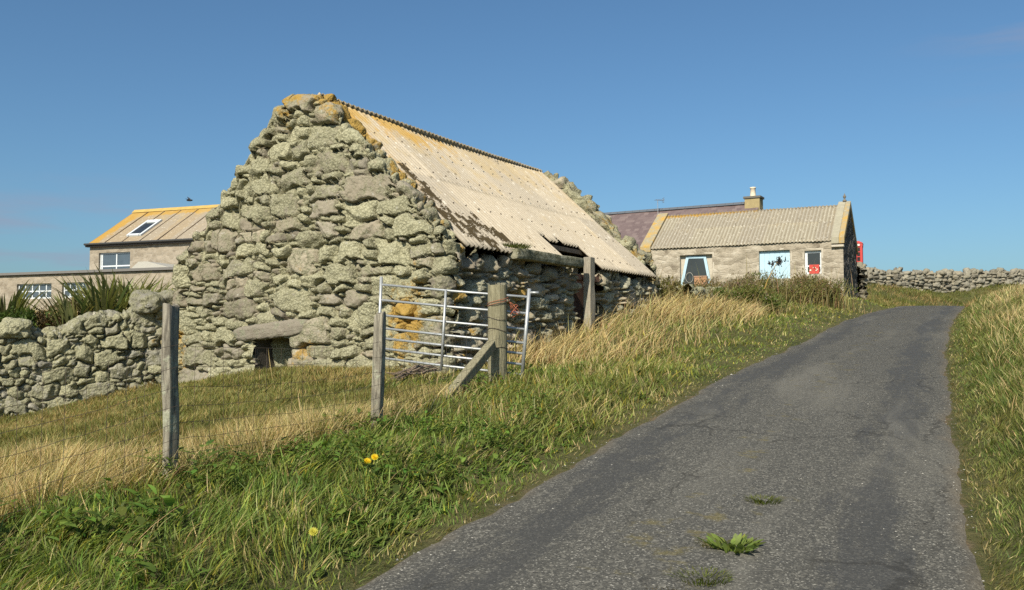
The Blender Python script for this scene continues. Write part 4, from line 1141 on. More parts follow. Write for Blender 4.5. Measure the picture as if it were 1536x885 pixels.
    x0, x1 = xa, xa + .95; q0, q1 = qa + .05, qb
    m = MB(O, hl.ex, Es, nr)
    m.box(x0, x0 + .13, q0, q1, 0, .10); m.box(x1 - .13, x1, q0, q1, 0, .10); m.box(x0 + .16, x1 - .16, q0, q0 + .16, 0, .10); m.box(x0 + .16, x1 - .16, q1 - .30, q1, 0, .10)
    sk = m.build('skylight', white, W, bevel=.01)
    m = MB(O, hl.ex, Es, nr); m.box(x0 + .16, x1 - .16, q0 + .16, q1 - .30, .02, .05); m.build('pane', glass, sk)
    def win(h_, r, par, cols, rows, fm, dy=.14, fw=.07, gl=glass, name='window'):
        x0, x1, z_0, z_1 = r; m = h_.mb()
        m.box(x0, x0 + fw, dy - .03, dy + .03, z_0, z_1); m.box(x1 - fw, x1, dy - .03, dy + .03, z_0, z_1); m.box(x0 + fw, x1 - fw, dy - .03, dy + .03, z_0, z_0 + fw); m.box(x0 + fw, x1 - fw, dy - .03, dy + .03, z_1 - fw, z_1)
        for c in cols: m.box(x0 + (x1 - x0) * c - fw / 2, x0 + (x1 - x0) * c + fw / 2, dy - .025, dy + .025, z_0 + fw, z_1 - fw)
        for c in rows: m.box(x0 + fw, x1 - fw, dy - .022, dy + .022, z_0 + (z_1 - z_0) * c - fw / 2, z_0 + (z_1 - z_0) * c + fw / 2)
        f = m.build(name, fm, par)
        m = h_.mb(); m.box(x0 + .01, x1 - .01, dy - .004, dy + .004, z_0 + .01, z_1 - .01); m.build('pane', gl, f)
        reveal(h_, r, blk, par, .3)
    sky_glass = m_glass('sky_tinted_pane', (.05, .065, .08))  # sky reflection tinted into the pane colour
    win(hl, w1, W, (.06, .52), (.36,), white, gl=sky_glass)
    m = hl.mb(); m.box(w2[0], w2[1], .16, .2, w2[2], w2[3]); m.build('window_void', dark, W); reveal(hl, w2, blk, W, .25)  # near-black panel paints the unlit inside of the small window
    # annex
    off = 3.2
    ha = House((hl.o - hl.ey * off)[:2], hl.ex[:2])
    xl = ha.loc(-60, 410)[0]; xr = ha.loc(252, 405)[0] + 1.5; zt = ha.loc(130, 406)[1]
    N_ = thing('outbuilding', ha.P(0, 1.5, 2.7), 'long flat roofed stone outbuilding with white paned windows behind the flax plants', 'outbuilding')
    r1 = ha.rect(25, 425.5, 77, 448); r2 = ha.rect(93, 423.5, 131, 446)
    facade('wall', blk, N_, ha.o, ha.ex, -ha.ey, (xl, xr), zt - .12, 2.2, (r1, r2), .2, .015, 16)
    facade('wall', blk, N_, ha.P(xl, 0, 0), ha.ey, -ha.ex, (0, off - .02), zt - .12, 2.2, (), .4, .015, 17)
    facade('wall', blk, N_, ha.P(xr, 0, 0), ha.ey, ha.ex, (0, off - .02), zt - .12, 2.2, (), .4, .015, 18)
    m = ha.mb(); m.box(xl - .1, xr + .1, -.15, off - .03, zt - .10, zt + .02); m.build('roof', m_flat('grey_roof_felt', (.16, .15, .14), .9), N_)
    a = ha.loc(188, 404)[0]; b = ha.loc(250, 404)[0]
    m = ha.mb(); m.prism([(a, zt + .024), (b, zt + .024), (b - 1.4, zt + .36), (b - 1.9, zt + .36)], .3, off - .6); m.build('roof_hood', m_flat('pale_sheet', (.40, .38, .33), .7), N_)
    win(ha, r1, N_, (.2, .4, .6, .8), (.5,), white, fw=.06, gl=sky_glass); win(ha, r2, N_, (.25, .5, .75), (.5,), white, fw=.06, gl=sky_glass)
    # ------------- red telephone box
    Yk = 43.5; xr_ = (1298.5 - 768) / F * Yk; top = pt(1292, 359.5, Yk)[2]; zb = top - 2.44
    h = House((xr_ - .98, Yk + .25), (.92, -.39))
    K = thing('telephone_box', h.P(.46, .46, zb), 'red telephone box with domed top rising behind the dark house gable', 'telephone box')
    red = m_flat('post_red', (.50, .045, .04), .45, .12, 4, bump=.04); ds = m_flat('dull_red', (.16, .03, .03), .5)
    m = h.mb(); w_ = .92
    m.box(-.02, w_ + .02, -.02, w_ + .02, gz(xr_, Yk) - .2, zb + .12)
    for x in (0, w_ - .09):
        for y in (0, w_ - .09): m.box(x, x + .09, y, y + .09, zb + .12, zb + 2.12)
    m.box(-.012, w_ + .012, -.012, w_ + .012, zb + 2.121, zb + 2.24)
    m.build('body', red, K, bevel=.012)
    m = h.mb()
    vs = []
    for k, (rr, zz) in enumerate(((.47, 2.245), (.50, 2.26), (.50, 2.30), (.40, 2.37), (.22, 2.42), (.0, 2.44))):
        pass
    for (a_, z_a, z_b) in ((.03, 2.243, 2.285), (-.03, 2.287, 2.335), (-.12, 2.337, 2.385), (-.26, 2.387, 2.44)):
        m.box(-a_, w_ + a_, -a_, w_ + a_, zb + z_a, zb + z_b)
    m.build('roof', red, K, bevel=.018, smooth=True)
    for side in range(4):
        fr = [(h.P(0, 0, 0), h.ex, h.ey), (h.P(w_, 0, 0), h.ey, -h.ex), (h.P(w_, w_, 0), -h.ex, -h.ey), (h.P(0, w_, 0), -h.ey, h.ex)][side]
        m = MB(*fr)
        for k in range(9): zz = zb + .20 + k * .235; m.box(.09, w_ - .09, .02, .05, zz - .02, zz + .02)
        for x in (.09, .25, w_ - .27, w_ - .11): m.box(x, x + .022, .021, .051, zb + .12, zb + 2.12)
        d_ = m.build('door' if side == 0 else 'glazing_frame', red, K)
        m = MB(*fr); m.box(.09, w_ - .09, .033, .038, zb + .12, zb + 2.12); m.build('pane', glass, d_)
        m = MB(*fr); m.box(.12, w_ - .12, -.02, -.013, zb + 2.135, zb + 2.225); m.build('sign_panel', m_flat('opal_sign', (.7, .68, .6), .5), K)
# ------------------------------------------------------------------ vegetation
class Leaves:
    """many blades / leaves as one mesh; every one a tapered, bent strip with its own colour"""
    def __init__(s): s.V = []; s.F4 = []; s.C = []; s.n = 0
    def blades(s, root, up, side, h, w, bend, cb, ct, seg=4, shape='grass', fold=0.0, droop=0.0):
        """root n3, up n3 (unit growth dir), side n3 (unit), bend n3 (tip shift, metres)"""
        n = len(root)
        if n == 0: return
        ts = np.linspace(0, 1, seg + 1)
        rows = []; cols = []
        for t in ts:
            p = root + up * (h * t)[:, None] + bend * (t ** 2)
            p[:, 2] -= droop * h * t ** 3
            if shape == 'grass': ww = w * (1 - t ** 1.6) + w * .04
            elif shape == 'leaf': ww = w * (math.sin(math.pi * min(1, .08 + .92 * t)) ** .75 + .02)
            else: ww = w * (min(1, .55 + t) if t < .5 else 1 - ((t - .5) / .5) ** 2 * .97)
            rows.append((p - side * (ww * .5)[:, None], p + side * (ww * .5)[:, None]))
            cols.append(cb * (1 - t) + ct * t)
        V = np.stack([x for r in rows for x in r], 1)      # n x 2(seg+1) x 3
        C = np.stack([c for c in cols for _ in (0, 1)], 1)
        k = 2 * (seg + 1)
        base = s.n + np.arange(n)[:, None] * k
        F_ = np.concatenate([np.stack([base[:, 0] + 2 * j, base[:, 0] + 2 * j + 1, base[:, 0] + 2 * j + 3, base[:, 0] + 2 * j + 2], 1) for j in range(seg)])
        s.V.append(V.reshape(-1, 3)); s.C.append(C.reshape(-1, 3)); s.F4.append(F_); s.n += n * k
    def build(s, name, mat, parent=None):
        return mesh_np(name, np.concatenate(s.V), np.concatenate(s.F4), mat, parent, smooth=False, attrs={'col': np.clip(np.concatenate(s.C) * np.array([1.02, 1.0, .80]), 0, 1)})

WIND = np.array([.62, .12, 0])
def rand_dir(n, rng):
    a = rng.uniform(0, 2 * np.pi, n); return np.stack([np.cos(a), np.sin(a), 0 * a], 1)
def jit(c, n, rng, v=.25, hue=.10):
    c = np.array(c); return c * (1 + rng.normal(0, v, (n, 1))).clip(.35, 2.0) * (1 + rng.normal(0, hue, (n, 3))).clip(.6, 1.5)

def scatter(n, rng, y0, y1, p=2.0, umin=-330, umax=1860):
    """ground points spread over the seen wedge, thinning with distance like 1/Y^p"""
    if p == 2.0: 
        k = rng.uniform(1 / y1, 1 / y0, n) if False else None
    u = rng.random(n)
    a = 2 - p
    if abs(a) < 1e-6: Y = y0 * (y1 / y0) ** u
    else: Y = (y0 ** a + u * (y1 ** a - y0 ** a)) ** (1 / a)
    X = (rng.uniform(umin, umax, n) - 768) / F * Y
    return X, Y

FP = np.array([[-3.4, 2.6], [-2.2, 5.8], [-1.233, 8.2], [-.19, 11.4]])
def fence_side(x, y):
    """metres to the field side (+) of the fence line, extended to the barn corner"""
    d = FP[-1] - FP[0]; d = d / np.linalg.norm(d)
    return (x - FP[1, 0]) * (-d[1]) + (y - FP[1, 1]) * d[0]
def barn_st(x, y):
    r = np.stack([x, y], 1) - C0; return r @ e2, r @ e1
HA = np.array([5.77, 39.76]); HB = np.array([13.3, 36.0])
def free(x, y):
    s, t = barn_st(x, y)
    ok = ~((s > -.10) & (s < 6.6) & (t > -.10) & (t < LEN + .05))
    inr = np.minimum(x - road_l(y), road_r(y) - x)
    ok &= (inr < .05)
    ex = (HB - HA) / np.linalg.norm(HB - HA); r = np.stack([x, y], 1) - HA
    a = r @ ex; b = r @ np.array([-ex[1], ex[0]])
    ok &= ~((a > -.1) & (a < 8.5) & (b > -.05) & (b < 5.4))
    return ok

GREEN = (.215, .265, .07); LUSH = (.17, .25, .062); OLIVE = (.22, .205, .07); STRAW = (.60, .485, .285); PALE = (.52, .42, .24); BROWN = (.24, .155, .075)

def grass_layer(L, x, y, h, w, lean, cb, ct, rng, seg=4, wind=.5, shape='grass'):
    n = len(x); z = ground_z(x, y) - .015
    root = np.stack([x, y, z], 1)
    ang = 2 * np.pi * (n2(x, y, .8, 91, 2) + .6 * n2(x, y, 3.1, 92, 2)) + rng.normal(0, .8, n)
    d = np.stack([np.cos(ang), np.sin(ang), 0 * ang], 1); sd = rand_dir(n, rng)
    up = np.stack([d[:, 0] * .35, d[:, 1] * .35, np.ones(n)], 1); up += rng.normal(0, .2, (n, 3)); up /= np.linalg.norm(up, axis=1)[:, None]
    bend = (d * rng.uniform(.1, 1, (n, 1)) * (1 - wind) + WIND * rng.uniform(.3, 1.2, (n, 1)) * wind) * (h * lean)[:, None]
    bend[:, 2] -= np.hypot(bend[:, 0], bend[:, 1]) * .38
    L.blades(root, up, sd, h, w, bend, cb, ct, seg, shape)

def build_grass():
    rng = np.random.default_rng(12)
    leaf = m_leaf('grass_blade', .42); 
    M['leaf'] = leaf
    # ---------------- everything is first classified on one common scatter
    def sizes(y, near, far): return near * (np.maximum(y, 3) / 5) ** .75
    # A: verge between road and fence / barn
    LV_ = Leaves()
    X, Y = scatter(330000, rng, 2.6, 50, 1.75)
    ok = free(X, Y) & (X < road_l(Y)); X, Y = X[ok], Y[ok]
    fs = fence_side(X, Y); s, t = barn_st(X, Y)
    field = (fs > .0) & ((Y < 12.0) | (s > -.3) ) & (t < .6)
    field &= ~((Y > 11.4) & (s < -.35) & (t > -1.2))
    dr = road_l(Y) - X                     # metres from road edge
    # --- verge
    v = ~field; x, y, d = X[v], Y[v], dr[v]; n = len(x)
    big = n2(x, y, .55, 21, 3); fine = n2(x, y, 2.2, 25, 3)
    bs, bt = barn_st(x, y)
    tallz = sstep(1.0, 2.4, bt + .6 * big) * sstep(13.5, 10.5, bt) * sstep(-2.9, -1.9, bs + .7 * fine) * sstep(.9, 1.6, d)
    strawzone = tallz * (.5 + .5 * sstep(-.5, .2, big + .4 * fine))
    strawzone = np.maximum(strawzone, .45 * sstep(.8, 1.5, d) * sstep(8.5, 10.5, y) * sstep(0, .5, fine))
    strawzone = np.maximum(strawzone, .08 + .26 * sstep(.0, .6, fine) + .10 * sstep(.35, .0, d))
    st = rng.random(n) < strawzone * .85
    short = sstep(.0, .55, d)
    hgt = (.050 + .075 * short * (1 + .55 * big + .35 * fine)) * rng.uniform(.45, 1.4, n)
    hgt *= 1 - .35 * sstep(9, 14, y) * sstep(1.6, .6, d)
    lush = sstep(.5, 1.4, d) * sstep(9.5, 7, y)
    hgt += lush * .075 * rng.random(n) + .12 * tallz * rng.random(n)
    hgt[st] = hgt[st] * 1.1 + .42 * tallz[st] * rng.uniform(.4, 1.2, st.sum())
    keep = rng.random(n) < .5 + .5 * sstep(-.02, .08, d + .06 * fine)
    w = .0062 * (np.maximum(y, 3.5) / 5) ** .8 * rng.uniform(.6, 1.5, n)
    w[~st] *= 1.25
    mixg = sstep(-.5, .5, fine)[:, None]
    gcol = (np.array(LUSH) * (1 - mixg) + np.array(GREEN) * mixg)
    ol = sstep(.4, 1.2, big + .5 + .7 * sstep(9, 14, y))[:, None] * .5
    gcol = gcol * (1 - ol) + np.array(OLIVE) * ol
    gcol = gcol * (1 + .22 * rng.normal(0, 1, (n, 1))).clip(.4, 1.8) * (1 + .08 * rng.normal(0, 1, (n, 3)))
    yel = rng.random(n) < .10; gcol[yel] = gcol[yel] * np.array([1.9, 1.45, 1.0])
    scol = jit(STRAW, n, rng, .22, .06); br = rng.random(n) < .10; scol[br] = jit(BROWN, br.sum(), rng)
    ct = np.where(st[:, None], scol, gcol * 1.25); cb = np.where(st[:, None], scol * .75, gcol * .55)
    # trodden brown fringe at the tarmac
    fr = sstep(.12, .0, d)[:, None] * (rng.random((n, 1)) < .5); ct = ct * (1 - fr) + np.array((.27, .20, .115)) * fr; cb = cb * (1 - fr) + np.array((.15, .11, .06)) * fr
    lean = np.where(st, rng.uniform(.4, 1.3, n) + .7 * tallz, rng.uniform(.3, 1.5, n))
    k = keep
    kt = k & (tallz > .5) & st; kn = k & ~kt
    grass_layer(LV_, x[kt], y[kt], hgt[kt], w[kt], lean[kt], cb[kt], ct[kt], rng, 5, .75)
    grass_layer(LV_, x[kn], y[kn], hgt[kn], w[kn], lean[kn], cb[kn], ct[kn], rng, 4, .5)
    # wide arching blades in the lush part
    xb, yb = scatter(2600, rng, 2.7, 13, 1.8, -200, 1000); db = road_l(yb) - xb
    ok = free(xb, yb) & (db > .3) & (fence_side(xb, yb) < .1) & (n2(xb, yb, 1.2, 71, 2) > -.1); xb, yb = xb[ok], yb[ok]; nb = len(xb)
    cbl = jit((.16, .22, .055), nb, rng, .25, .08)
    grass_layer(LV_, xb, yb, rng.uniform(.09, .22, nb), rng.uniform(.008, .014, nb), rng.uniform(.6, 1.8, nb), cbl * .6, cbl * 1.2, rng, 5, .3, 'sword')
    o = LV_.build('verge_grass', leaf); tag(o, 'rough green and straw coloured grass of the verge between road and fence', 'grass', kind='stuff')
    # --- field
    LF = Leaves()
    X2, Y2 = scatter(330000, rng, 3.0, 19, 1.7, -420, 780)
    ok = free(X2, Y2) & (fence_side(X2, Y2) > 0); X2, Y2 = X2[ok], Y2[ok]
    s2, t2 = barn_st(X2, Y2)
    ok = ~((Y2 > 11.6) & (s2 < -.35)) & (t2 < .3); 
    wx = np.interp(Y2, [13.2, 15.4, 16.7, 17.35, 18], [-15, -12, -9.5, -8.1, -6.74]); ok &= X2 > wx - .1
    x, y = X2[ok], Y2[ok]; n = len(x); fsd = fence_side(x, y)
    big = n2(x, y, .5, 31, 3); fine = n2(x, y, 1.9, 35, 3)
    tall = sstep(1.5, .15, fsd + .45 * fine) * sstep(11.6, 9.5, y)
    tall = np.maximum(tall, .9 * sstep(2.6, .8, fsd + .5 * big) * sstep(7.5, 5.5, y))
    mid = sstep(-.25, .55, big + .25 * fine + .45 * sstep(3.2, 1.0, fsd))
    st = rng.random(n) < np.clip(.16 + .42 * mid + .38 * tall * (.7 + .8 * fine), 0, .86)
    hgt = (.07 + .05 * (fine + .5)) * rng.uniform(.6, 1.4, n) + tall * rng.uniform(.0, .24, n) * (.6 + .6 * big)
    w = .0055 * (np.maximum(y, 4) / 5) ** .8 * rng.uniform(.6, 1.4, n)
    gcol = jit((.20, .20, .068), n, rng, .22, .08); scol = jit((.42, .32, .155), n, rng, .22, .06); tl = tall > .5; scol[tl] = jit(STRAW, tl.sum(), rng, .2, .05)
    ct = np.where(st[:, None], scol, gcol * 1.2); cb = np.where(st[:, None], scol * .7, gcol * .6)
    lean = rng.uniform(.3, 1.1, n)
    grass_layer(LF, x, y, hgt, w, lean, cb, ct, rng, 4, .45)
    o = LF.build('field_grass', leaf); tag(o, 'short dry field grass between the fence, the barn and the dry stone wall', 'grass', kind='stuff')
    # --- bank on the other side of the road and far slope
    LB = Leaves()
    X3, Y3 = scatter(300000, rng, 2.2, 64, 1.6, 1180, 2000)
    ok = free(X3, Y3) & (X3 > road_r(Y3)) & (X3 > 0); x, y = X3[ok], Y3[ok]; d = x - road_r(y)
    n = len(x); big = n2(x, y, .6, 41, 3); fine = n2(x, y, 2.0, 45, 3)
    zone = .08 + .30 * sstep(.35, 1.3, d + .35 * big) * sstep(-.4, .4, big + .3 * fine) + .06 * sstep(.25, 0, d)
    st = rng.random(n) < zone
    hgt = (.055 + .13 * sstep(.0, .9, d) * (1 + .4 * big + .3 * fine)) * rng.uniform(.45, 1.4, n) + st * .16 * sstep(.5, 1.4, d) * rng.random(n)
    w = .0065 * (np.maximum(y, 3.5) / 5) ** .8 * rng.uniform(.6, 1.5, n)
    mg = sstep(-.5, .6, fine)[:, None]
    gcol = (np.array((.14, .185, .05)) * (1 - mg) + np.array((.20, .205, .07)) * mg) * (1 + .22 * rng.normal(0, 1, (n, 1))).clip(.4, 1.8) * (1 + .08 * rng.normal(0, 1, (n, 3)))
    scol = jit(STRAW, n, rng, .22, .06)
    fr = sstep(.14, .0, d)[:, None] * (rng.random((n, 1)) < .6)
    ct = np.where(st[:, None], scol, gcol * 1.2); cb = np.where(st[:, None], scol * .75, gcol * .55)
    ct = ct * (1 - fr) + np.array((.24, .17, .10)) * fr
    k = rng.random(n) < .5 + .5 * sstep(-.02, .08, d + .05 * fine)
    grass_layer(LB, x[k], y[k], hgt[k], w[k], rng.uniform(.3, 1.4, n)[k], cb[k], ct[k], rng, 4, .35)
    o = LB.build('bank_grass', leaf); tag(o, 'long green and dry grass on the raised bank across the road', 'grass', kind='stuff')
    # --- slope under the skyline wall
    LS = Leaves()
    n0 = 70000; x = rng.uniform(14, 44, n0); y = rng.uniform(38, 64, n0)
    ok = free(x, y) & ((x < road_l(y)) | (x > road_r(y) + 0)); x, y = x[ok], y[ok]; n = len(x)
    big = n2(x, y, .25, 51, 3); fine = n2(x, y, .9, 55, 2)
    st = rng.random(n) < sstep(-.4, .5, big) * .75
    hgt = rng.uniform(.08, .3, n) * (1 + .4 * fine)
    gcol = jit((.17, .18, .055), n, rng, .2, .08); scol = jit((.38, .28, .14), n, rng, .22, .06)
    ct = np.where(st[:, None], scol, gcol * 1.1); cb = ct * .65
    grass_layer(LS, x, y, hgt, .035 * rng.uniform(.6, 1.4, n), rng.uniform(.3, .9, n), cb, ct, rng, 3, .4)
    o = LS.build('slope_grass', leaf); tag(o, 'grassy slope between the bend of the road and the skyline wall', 'grass', kind='stuff')
    # --- broad leaved herbs in the lush verge and long straw stems
    LH = Leaves()
    X4, Y4 = scatter(12000, rng, 2.7, 15, 1.9, -200, 1000)
    d = road_l(Y4) - X4; fs = fence_side(X4, Y4)
    ok = free(X4, Y4) & (d > .25) & (fs < .25) & (n2(X4, Y4, 1.5, 61, 2) + .35 * rng.random(len(X4)) > -.05) & ((Y4 < 9) | (n2(X4, Y4, 1.1, 63, 2) > .25))
    X4, Y4 = X4[ok], Y4[ok]; n = len(X4)
    for rep in range(5):
        zz = ground_z(X4, Y4) + rng.uniform(.01, .17, n) * sstep(.2, .9, d[ok])
        root = np.stack([X4, Y4, zz], 1) + rng.normal(0, .02, (n, 3)) * np.array([1, 1, .3])
        dd = rand_dir(n, rng); up = dd * .8 + np.array([0, 0, .55]) + rng.normal(0, .2, (n, 3)); up /= np.linalg.norm(up, axis=1)[:, None]
        sd = np.cross(up, np.tile([0, 0, 1.], (n, 1))); sd /= np.linalg.norm(sd, axis=1)[:, None] + 1e-9
        hh = rng.uniform(.02, .07, n) * (1 + .8 * (rng.random(n) < .12)); col = jit((.13, .20, .045), n, rng, .3, .1)
        LH.blades(root, up, sd, hh, hh * rng.uniform(.2, .5, n), dd * (hh * .3)[:, None] - np.array([0, 0, 1.]) * (hh * .35)[:, None], col * .85, col * 1.15, 4, 'leaf')
    o = LH.build('herb_leaves', leaf); tag(o, 'broad leaved weeds mixed into the lush green verge', 'weeds', kind='stuff')
    LT = Leaves()
    for (n0, y0, y1, u0, u1, cond) in ((3600, 3, 30, -250, 1300, 'l'), (1300, 2.6, 40, 1400, 1900, 'r')):
        X5, Y5 = scatter(n0, rng, y0, y1, 1.5, u0, u1)
        ok = free(X5, Y5)
        if cond == 'l':
            d = road_l(Y5) - X5; fs = fence_side(X5, Y5); s5, t5 = barn_st(X5, Y5); ok &= (d > .5) & ((fs < 1.1) | (Y5 > 12)) & ((t5 < -.3) | (s5 < -.2)) & (s5 < 5)
            tz = (t5 > 1.6) & (t5 < 12) & (s5 > -2.6) & (Y5 > 11.5); ok &= tz | ((np.abs(fs - .4) < .6) & (Y5 < 9.5)) | (rng.random(len(X5)) < .12)
        else: ok &= (X5 - road_r(Y5) > .45)
        X5, Y5 = X5[ok], Y5[ok]; n = len(X5)
        hh = rng.uniform(.22, .5, n) + .12 * (Y5 > 12); col = jit(PALE, n, rng, .2, .06); bm_ = rng.random(n) < .14; col[bm_] = jit(BROWN, bm_.sum(), rng, .3)
        grass_layer(LT, X5, Y5, hh, .0038 * (np.maximum(Y5, 4) / 5) ** .85 * rng.uniform(.7, 1.4, n), rng.uniform(.6, 1.7, n), col * .8, col, rng, 5, .7, 'sword')
    o = LT.build('straw_stems', leaf); tag(o, 'long bleached grass stems standing above the verge and bank', 'grass', kind='stuff')

def clump(name, label, cat, c, n, hh, ww, spread, lean, cb, ct, seed, group=None, shape='grass', seg=5, upf=.55, part='leaves', droop=0.0, flat=False):
    rng = np.random.default_rng(seed)
    T = thing(name, c, label, cat, group)
    L = Leaves()
    a = rng.uniform(0, 2 * np.pi, n); rr = np.sqrt(rng.random(n)) * spread
    root = np.stack([c[0] + rr * np.cos(a), c[1] + rr * np.sin(a), np.full(n, c[2])], 1)
    root[:, 2] = c[2] if flat else ground_z(root[:, 0], root[:, 1]) - .01
    if c[2] - root[:, 2].mean() > .15 or c[2] - root[:, 2].mean() < -.15: root[:, 2] = c[2]
    d = np.stack([np.cos(a), np.sin(a), 0 * a], 1)
    up = d * rng.uniform(0, upf, (n, 1)) + np.array([0, 0, 1.]) + rng.normal(0, .1, (n, 3)); up /= np.linalg.norm(up, axis=1)[:, None]
    h = hh * rng.uniform(.55, 1.1, n)
    sd = np.cross(up, d + rng.normal(0, .3, (n, 3))); sd /= np.linalg.norm(sd, axis=1)[:, None] + 1e-9
    bend = d * (h * lean * rng.uniform(.2, 1.1, n))[:, None]; bend[:, 2] -= np.abs(h * lean) * .35
    c1 = jit(cb, n, rng, .2, .08); c2 = jit(ct, n, rng, .22, .08)
    L.blades(root, up, sd, h, ww * rng.uniform(.7, 1.2, n), bend, c1, c2, seg, shape, droop=droop)
    o = L.build(part, M['leaf'], T)
    return T

def bush(name, label, cat, c, size, n, lw, cols, seed, group=None, stems=True, flowers=None, lobes=7):
    """twiggy shrub: leaf sized faces through the volume of a few overlapping lobes, on thin stems"""
    rng = np.random.default_rng(seed); c = np.array(c, float)
    T = thing(name, c, label, cat, group)
    cen = c + np.array([0, 0, size[2] * .42]) + rng.normal(0, .42, (lobes, 3)) * np.array([size[0], size[1], size[2] * .38])
    cen[:, 2] = np.maximum(cen[:, 2], c[2] + .1)
    rad = rng.uniform(.22, .50, lobes)
    k = rng.integers(0, lobes, n)
    dv = rng.normal(0, 1, (n, 3)); dv /= np.linalg.norm(dv, axis=1)[:, None]
    r = rng.random(n) ** .45
    P = cen[k] + dv * (r * rad[k])[:, None] * np.array(size) * .85
    P += rng.normal(0, .03, (n, 3))
    hole = fbm(P * 3.2, 2, seed) > -.32; P = P[hole]; dv = dv[hole]; k = k[hole]; n = len(P)
    up = dv * .6 + np.array([0, 0, .6]) + rng.normal(0, .45, (n, 3)); up /= np.linalg.norm(up, axis=1)[:, None]
    sd = np.cross(up, rng.normal(0, 1, (n, 3))); sd /= np.linalg.norm(sd, axis=1)[:, None] + 1e-9
    cc = np.array([cols[i] for i in rng.choice(len(cols), lobes)])[k]
    alt = rng.random(n) < .35; cc[alt] = np.array([cols[i] for i in rng.choice(len(cols), alt.sum())])
    cc = cc * (1 + rng.normal(0, .22, (n, 1))).clip(.45, 1.7)
    h = lw * rng.uniform(.7, 2.0, n)
    L = Leaves(); L.blades(P, up, sd, h, h * rng.uniform(.28, .5, n), rng.normal(0, .2, (n, 3)) * h[:, None], cc * .85, cc, 2, 'leaf')
    if name == 'weed_bush':
        nb = 700
        k2 = rng.integers(0, lobes, nb); e = cen[k2] + rng.normal(0, .75, (nb, 3)) * rad[k2][:, None] * np.array(size)
        rt = e.copy(); rt[:, 2] = ground_z(rt[:, 0], rt[:, 1]); hh = (e[:, 2] - rt[:, 2]).clip(.15) * rng.uniform(.7, 1.25, nb)
        sd_ = rand_dir(nb, rng); bd = rand_dir(nb, rng) * (hh * .3)[:, None] + WIND * (hh * .25)[:, None]
        c2 = np.where(rng.random((nb, 1)) < .55, jit((.42, .33, .18), nb, rng), jit((.17, .17, .06), nb, rng))
        L.blades(rt, np.tile([0, 0, 1.], (nb, 1)), sd_, hh, rng.uniform(.015, .03, nb), bd, c2 * .7, c2, 4)
    if stems:
        m = MB()
        for i in range(26):
            j = rng.integers(0, lobes); e = cen[j] + rng.normal(0, .5, 3) * rad[j] * np.array(size) * .9
            b = c + np.array([rng.normal(0, size[0] * .3), rng.normal(0, size[1] * .3), -.05])
            m.tube([b, (b + e) / 2 + rng.normal(0, .05, 3), e + np.array([0, 0, .12])], [.011, .008, .003], 4, cap=False)
        m.build('stems', M['twig'], T)
    if flowers:
        nf, fc, fs = flowers
        q = P[rng.integers(0, n, nf)] + np.array([0, 0, .05]); 
        for rep in range(3):
            up = rng.normal(0, 1, (nf, 3)) + np.array([0, 0, .8]); up /= np.linalg.norm(up, axis=1)[:, None]
            sd = np.cross(up, rng.normal(0, 1, (nf, 3))); sd /= np.linalg.norm(sd, axis=1)[:, None] + 1e-9
            col = jit(fc, nf, rng, .2, .08); L.blades(q + rng.normal(0, fs * .3, (nf, 3)), up, sd, np.full(nf, fs), np.full(nf, fs * .7), np.zeros((nf, 3)), col, col, 2, 'leaf')
    L.build('foliage', M['leaf'], T)
    return T

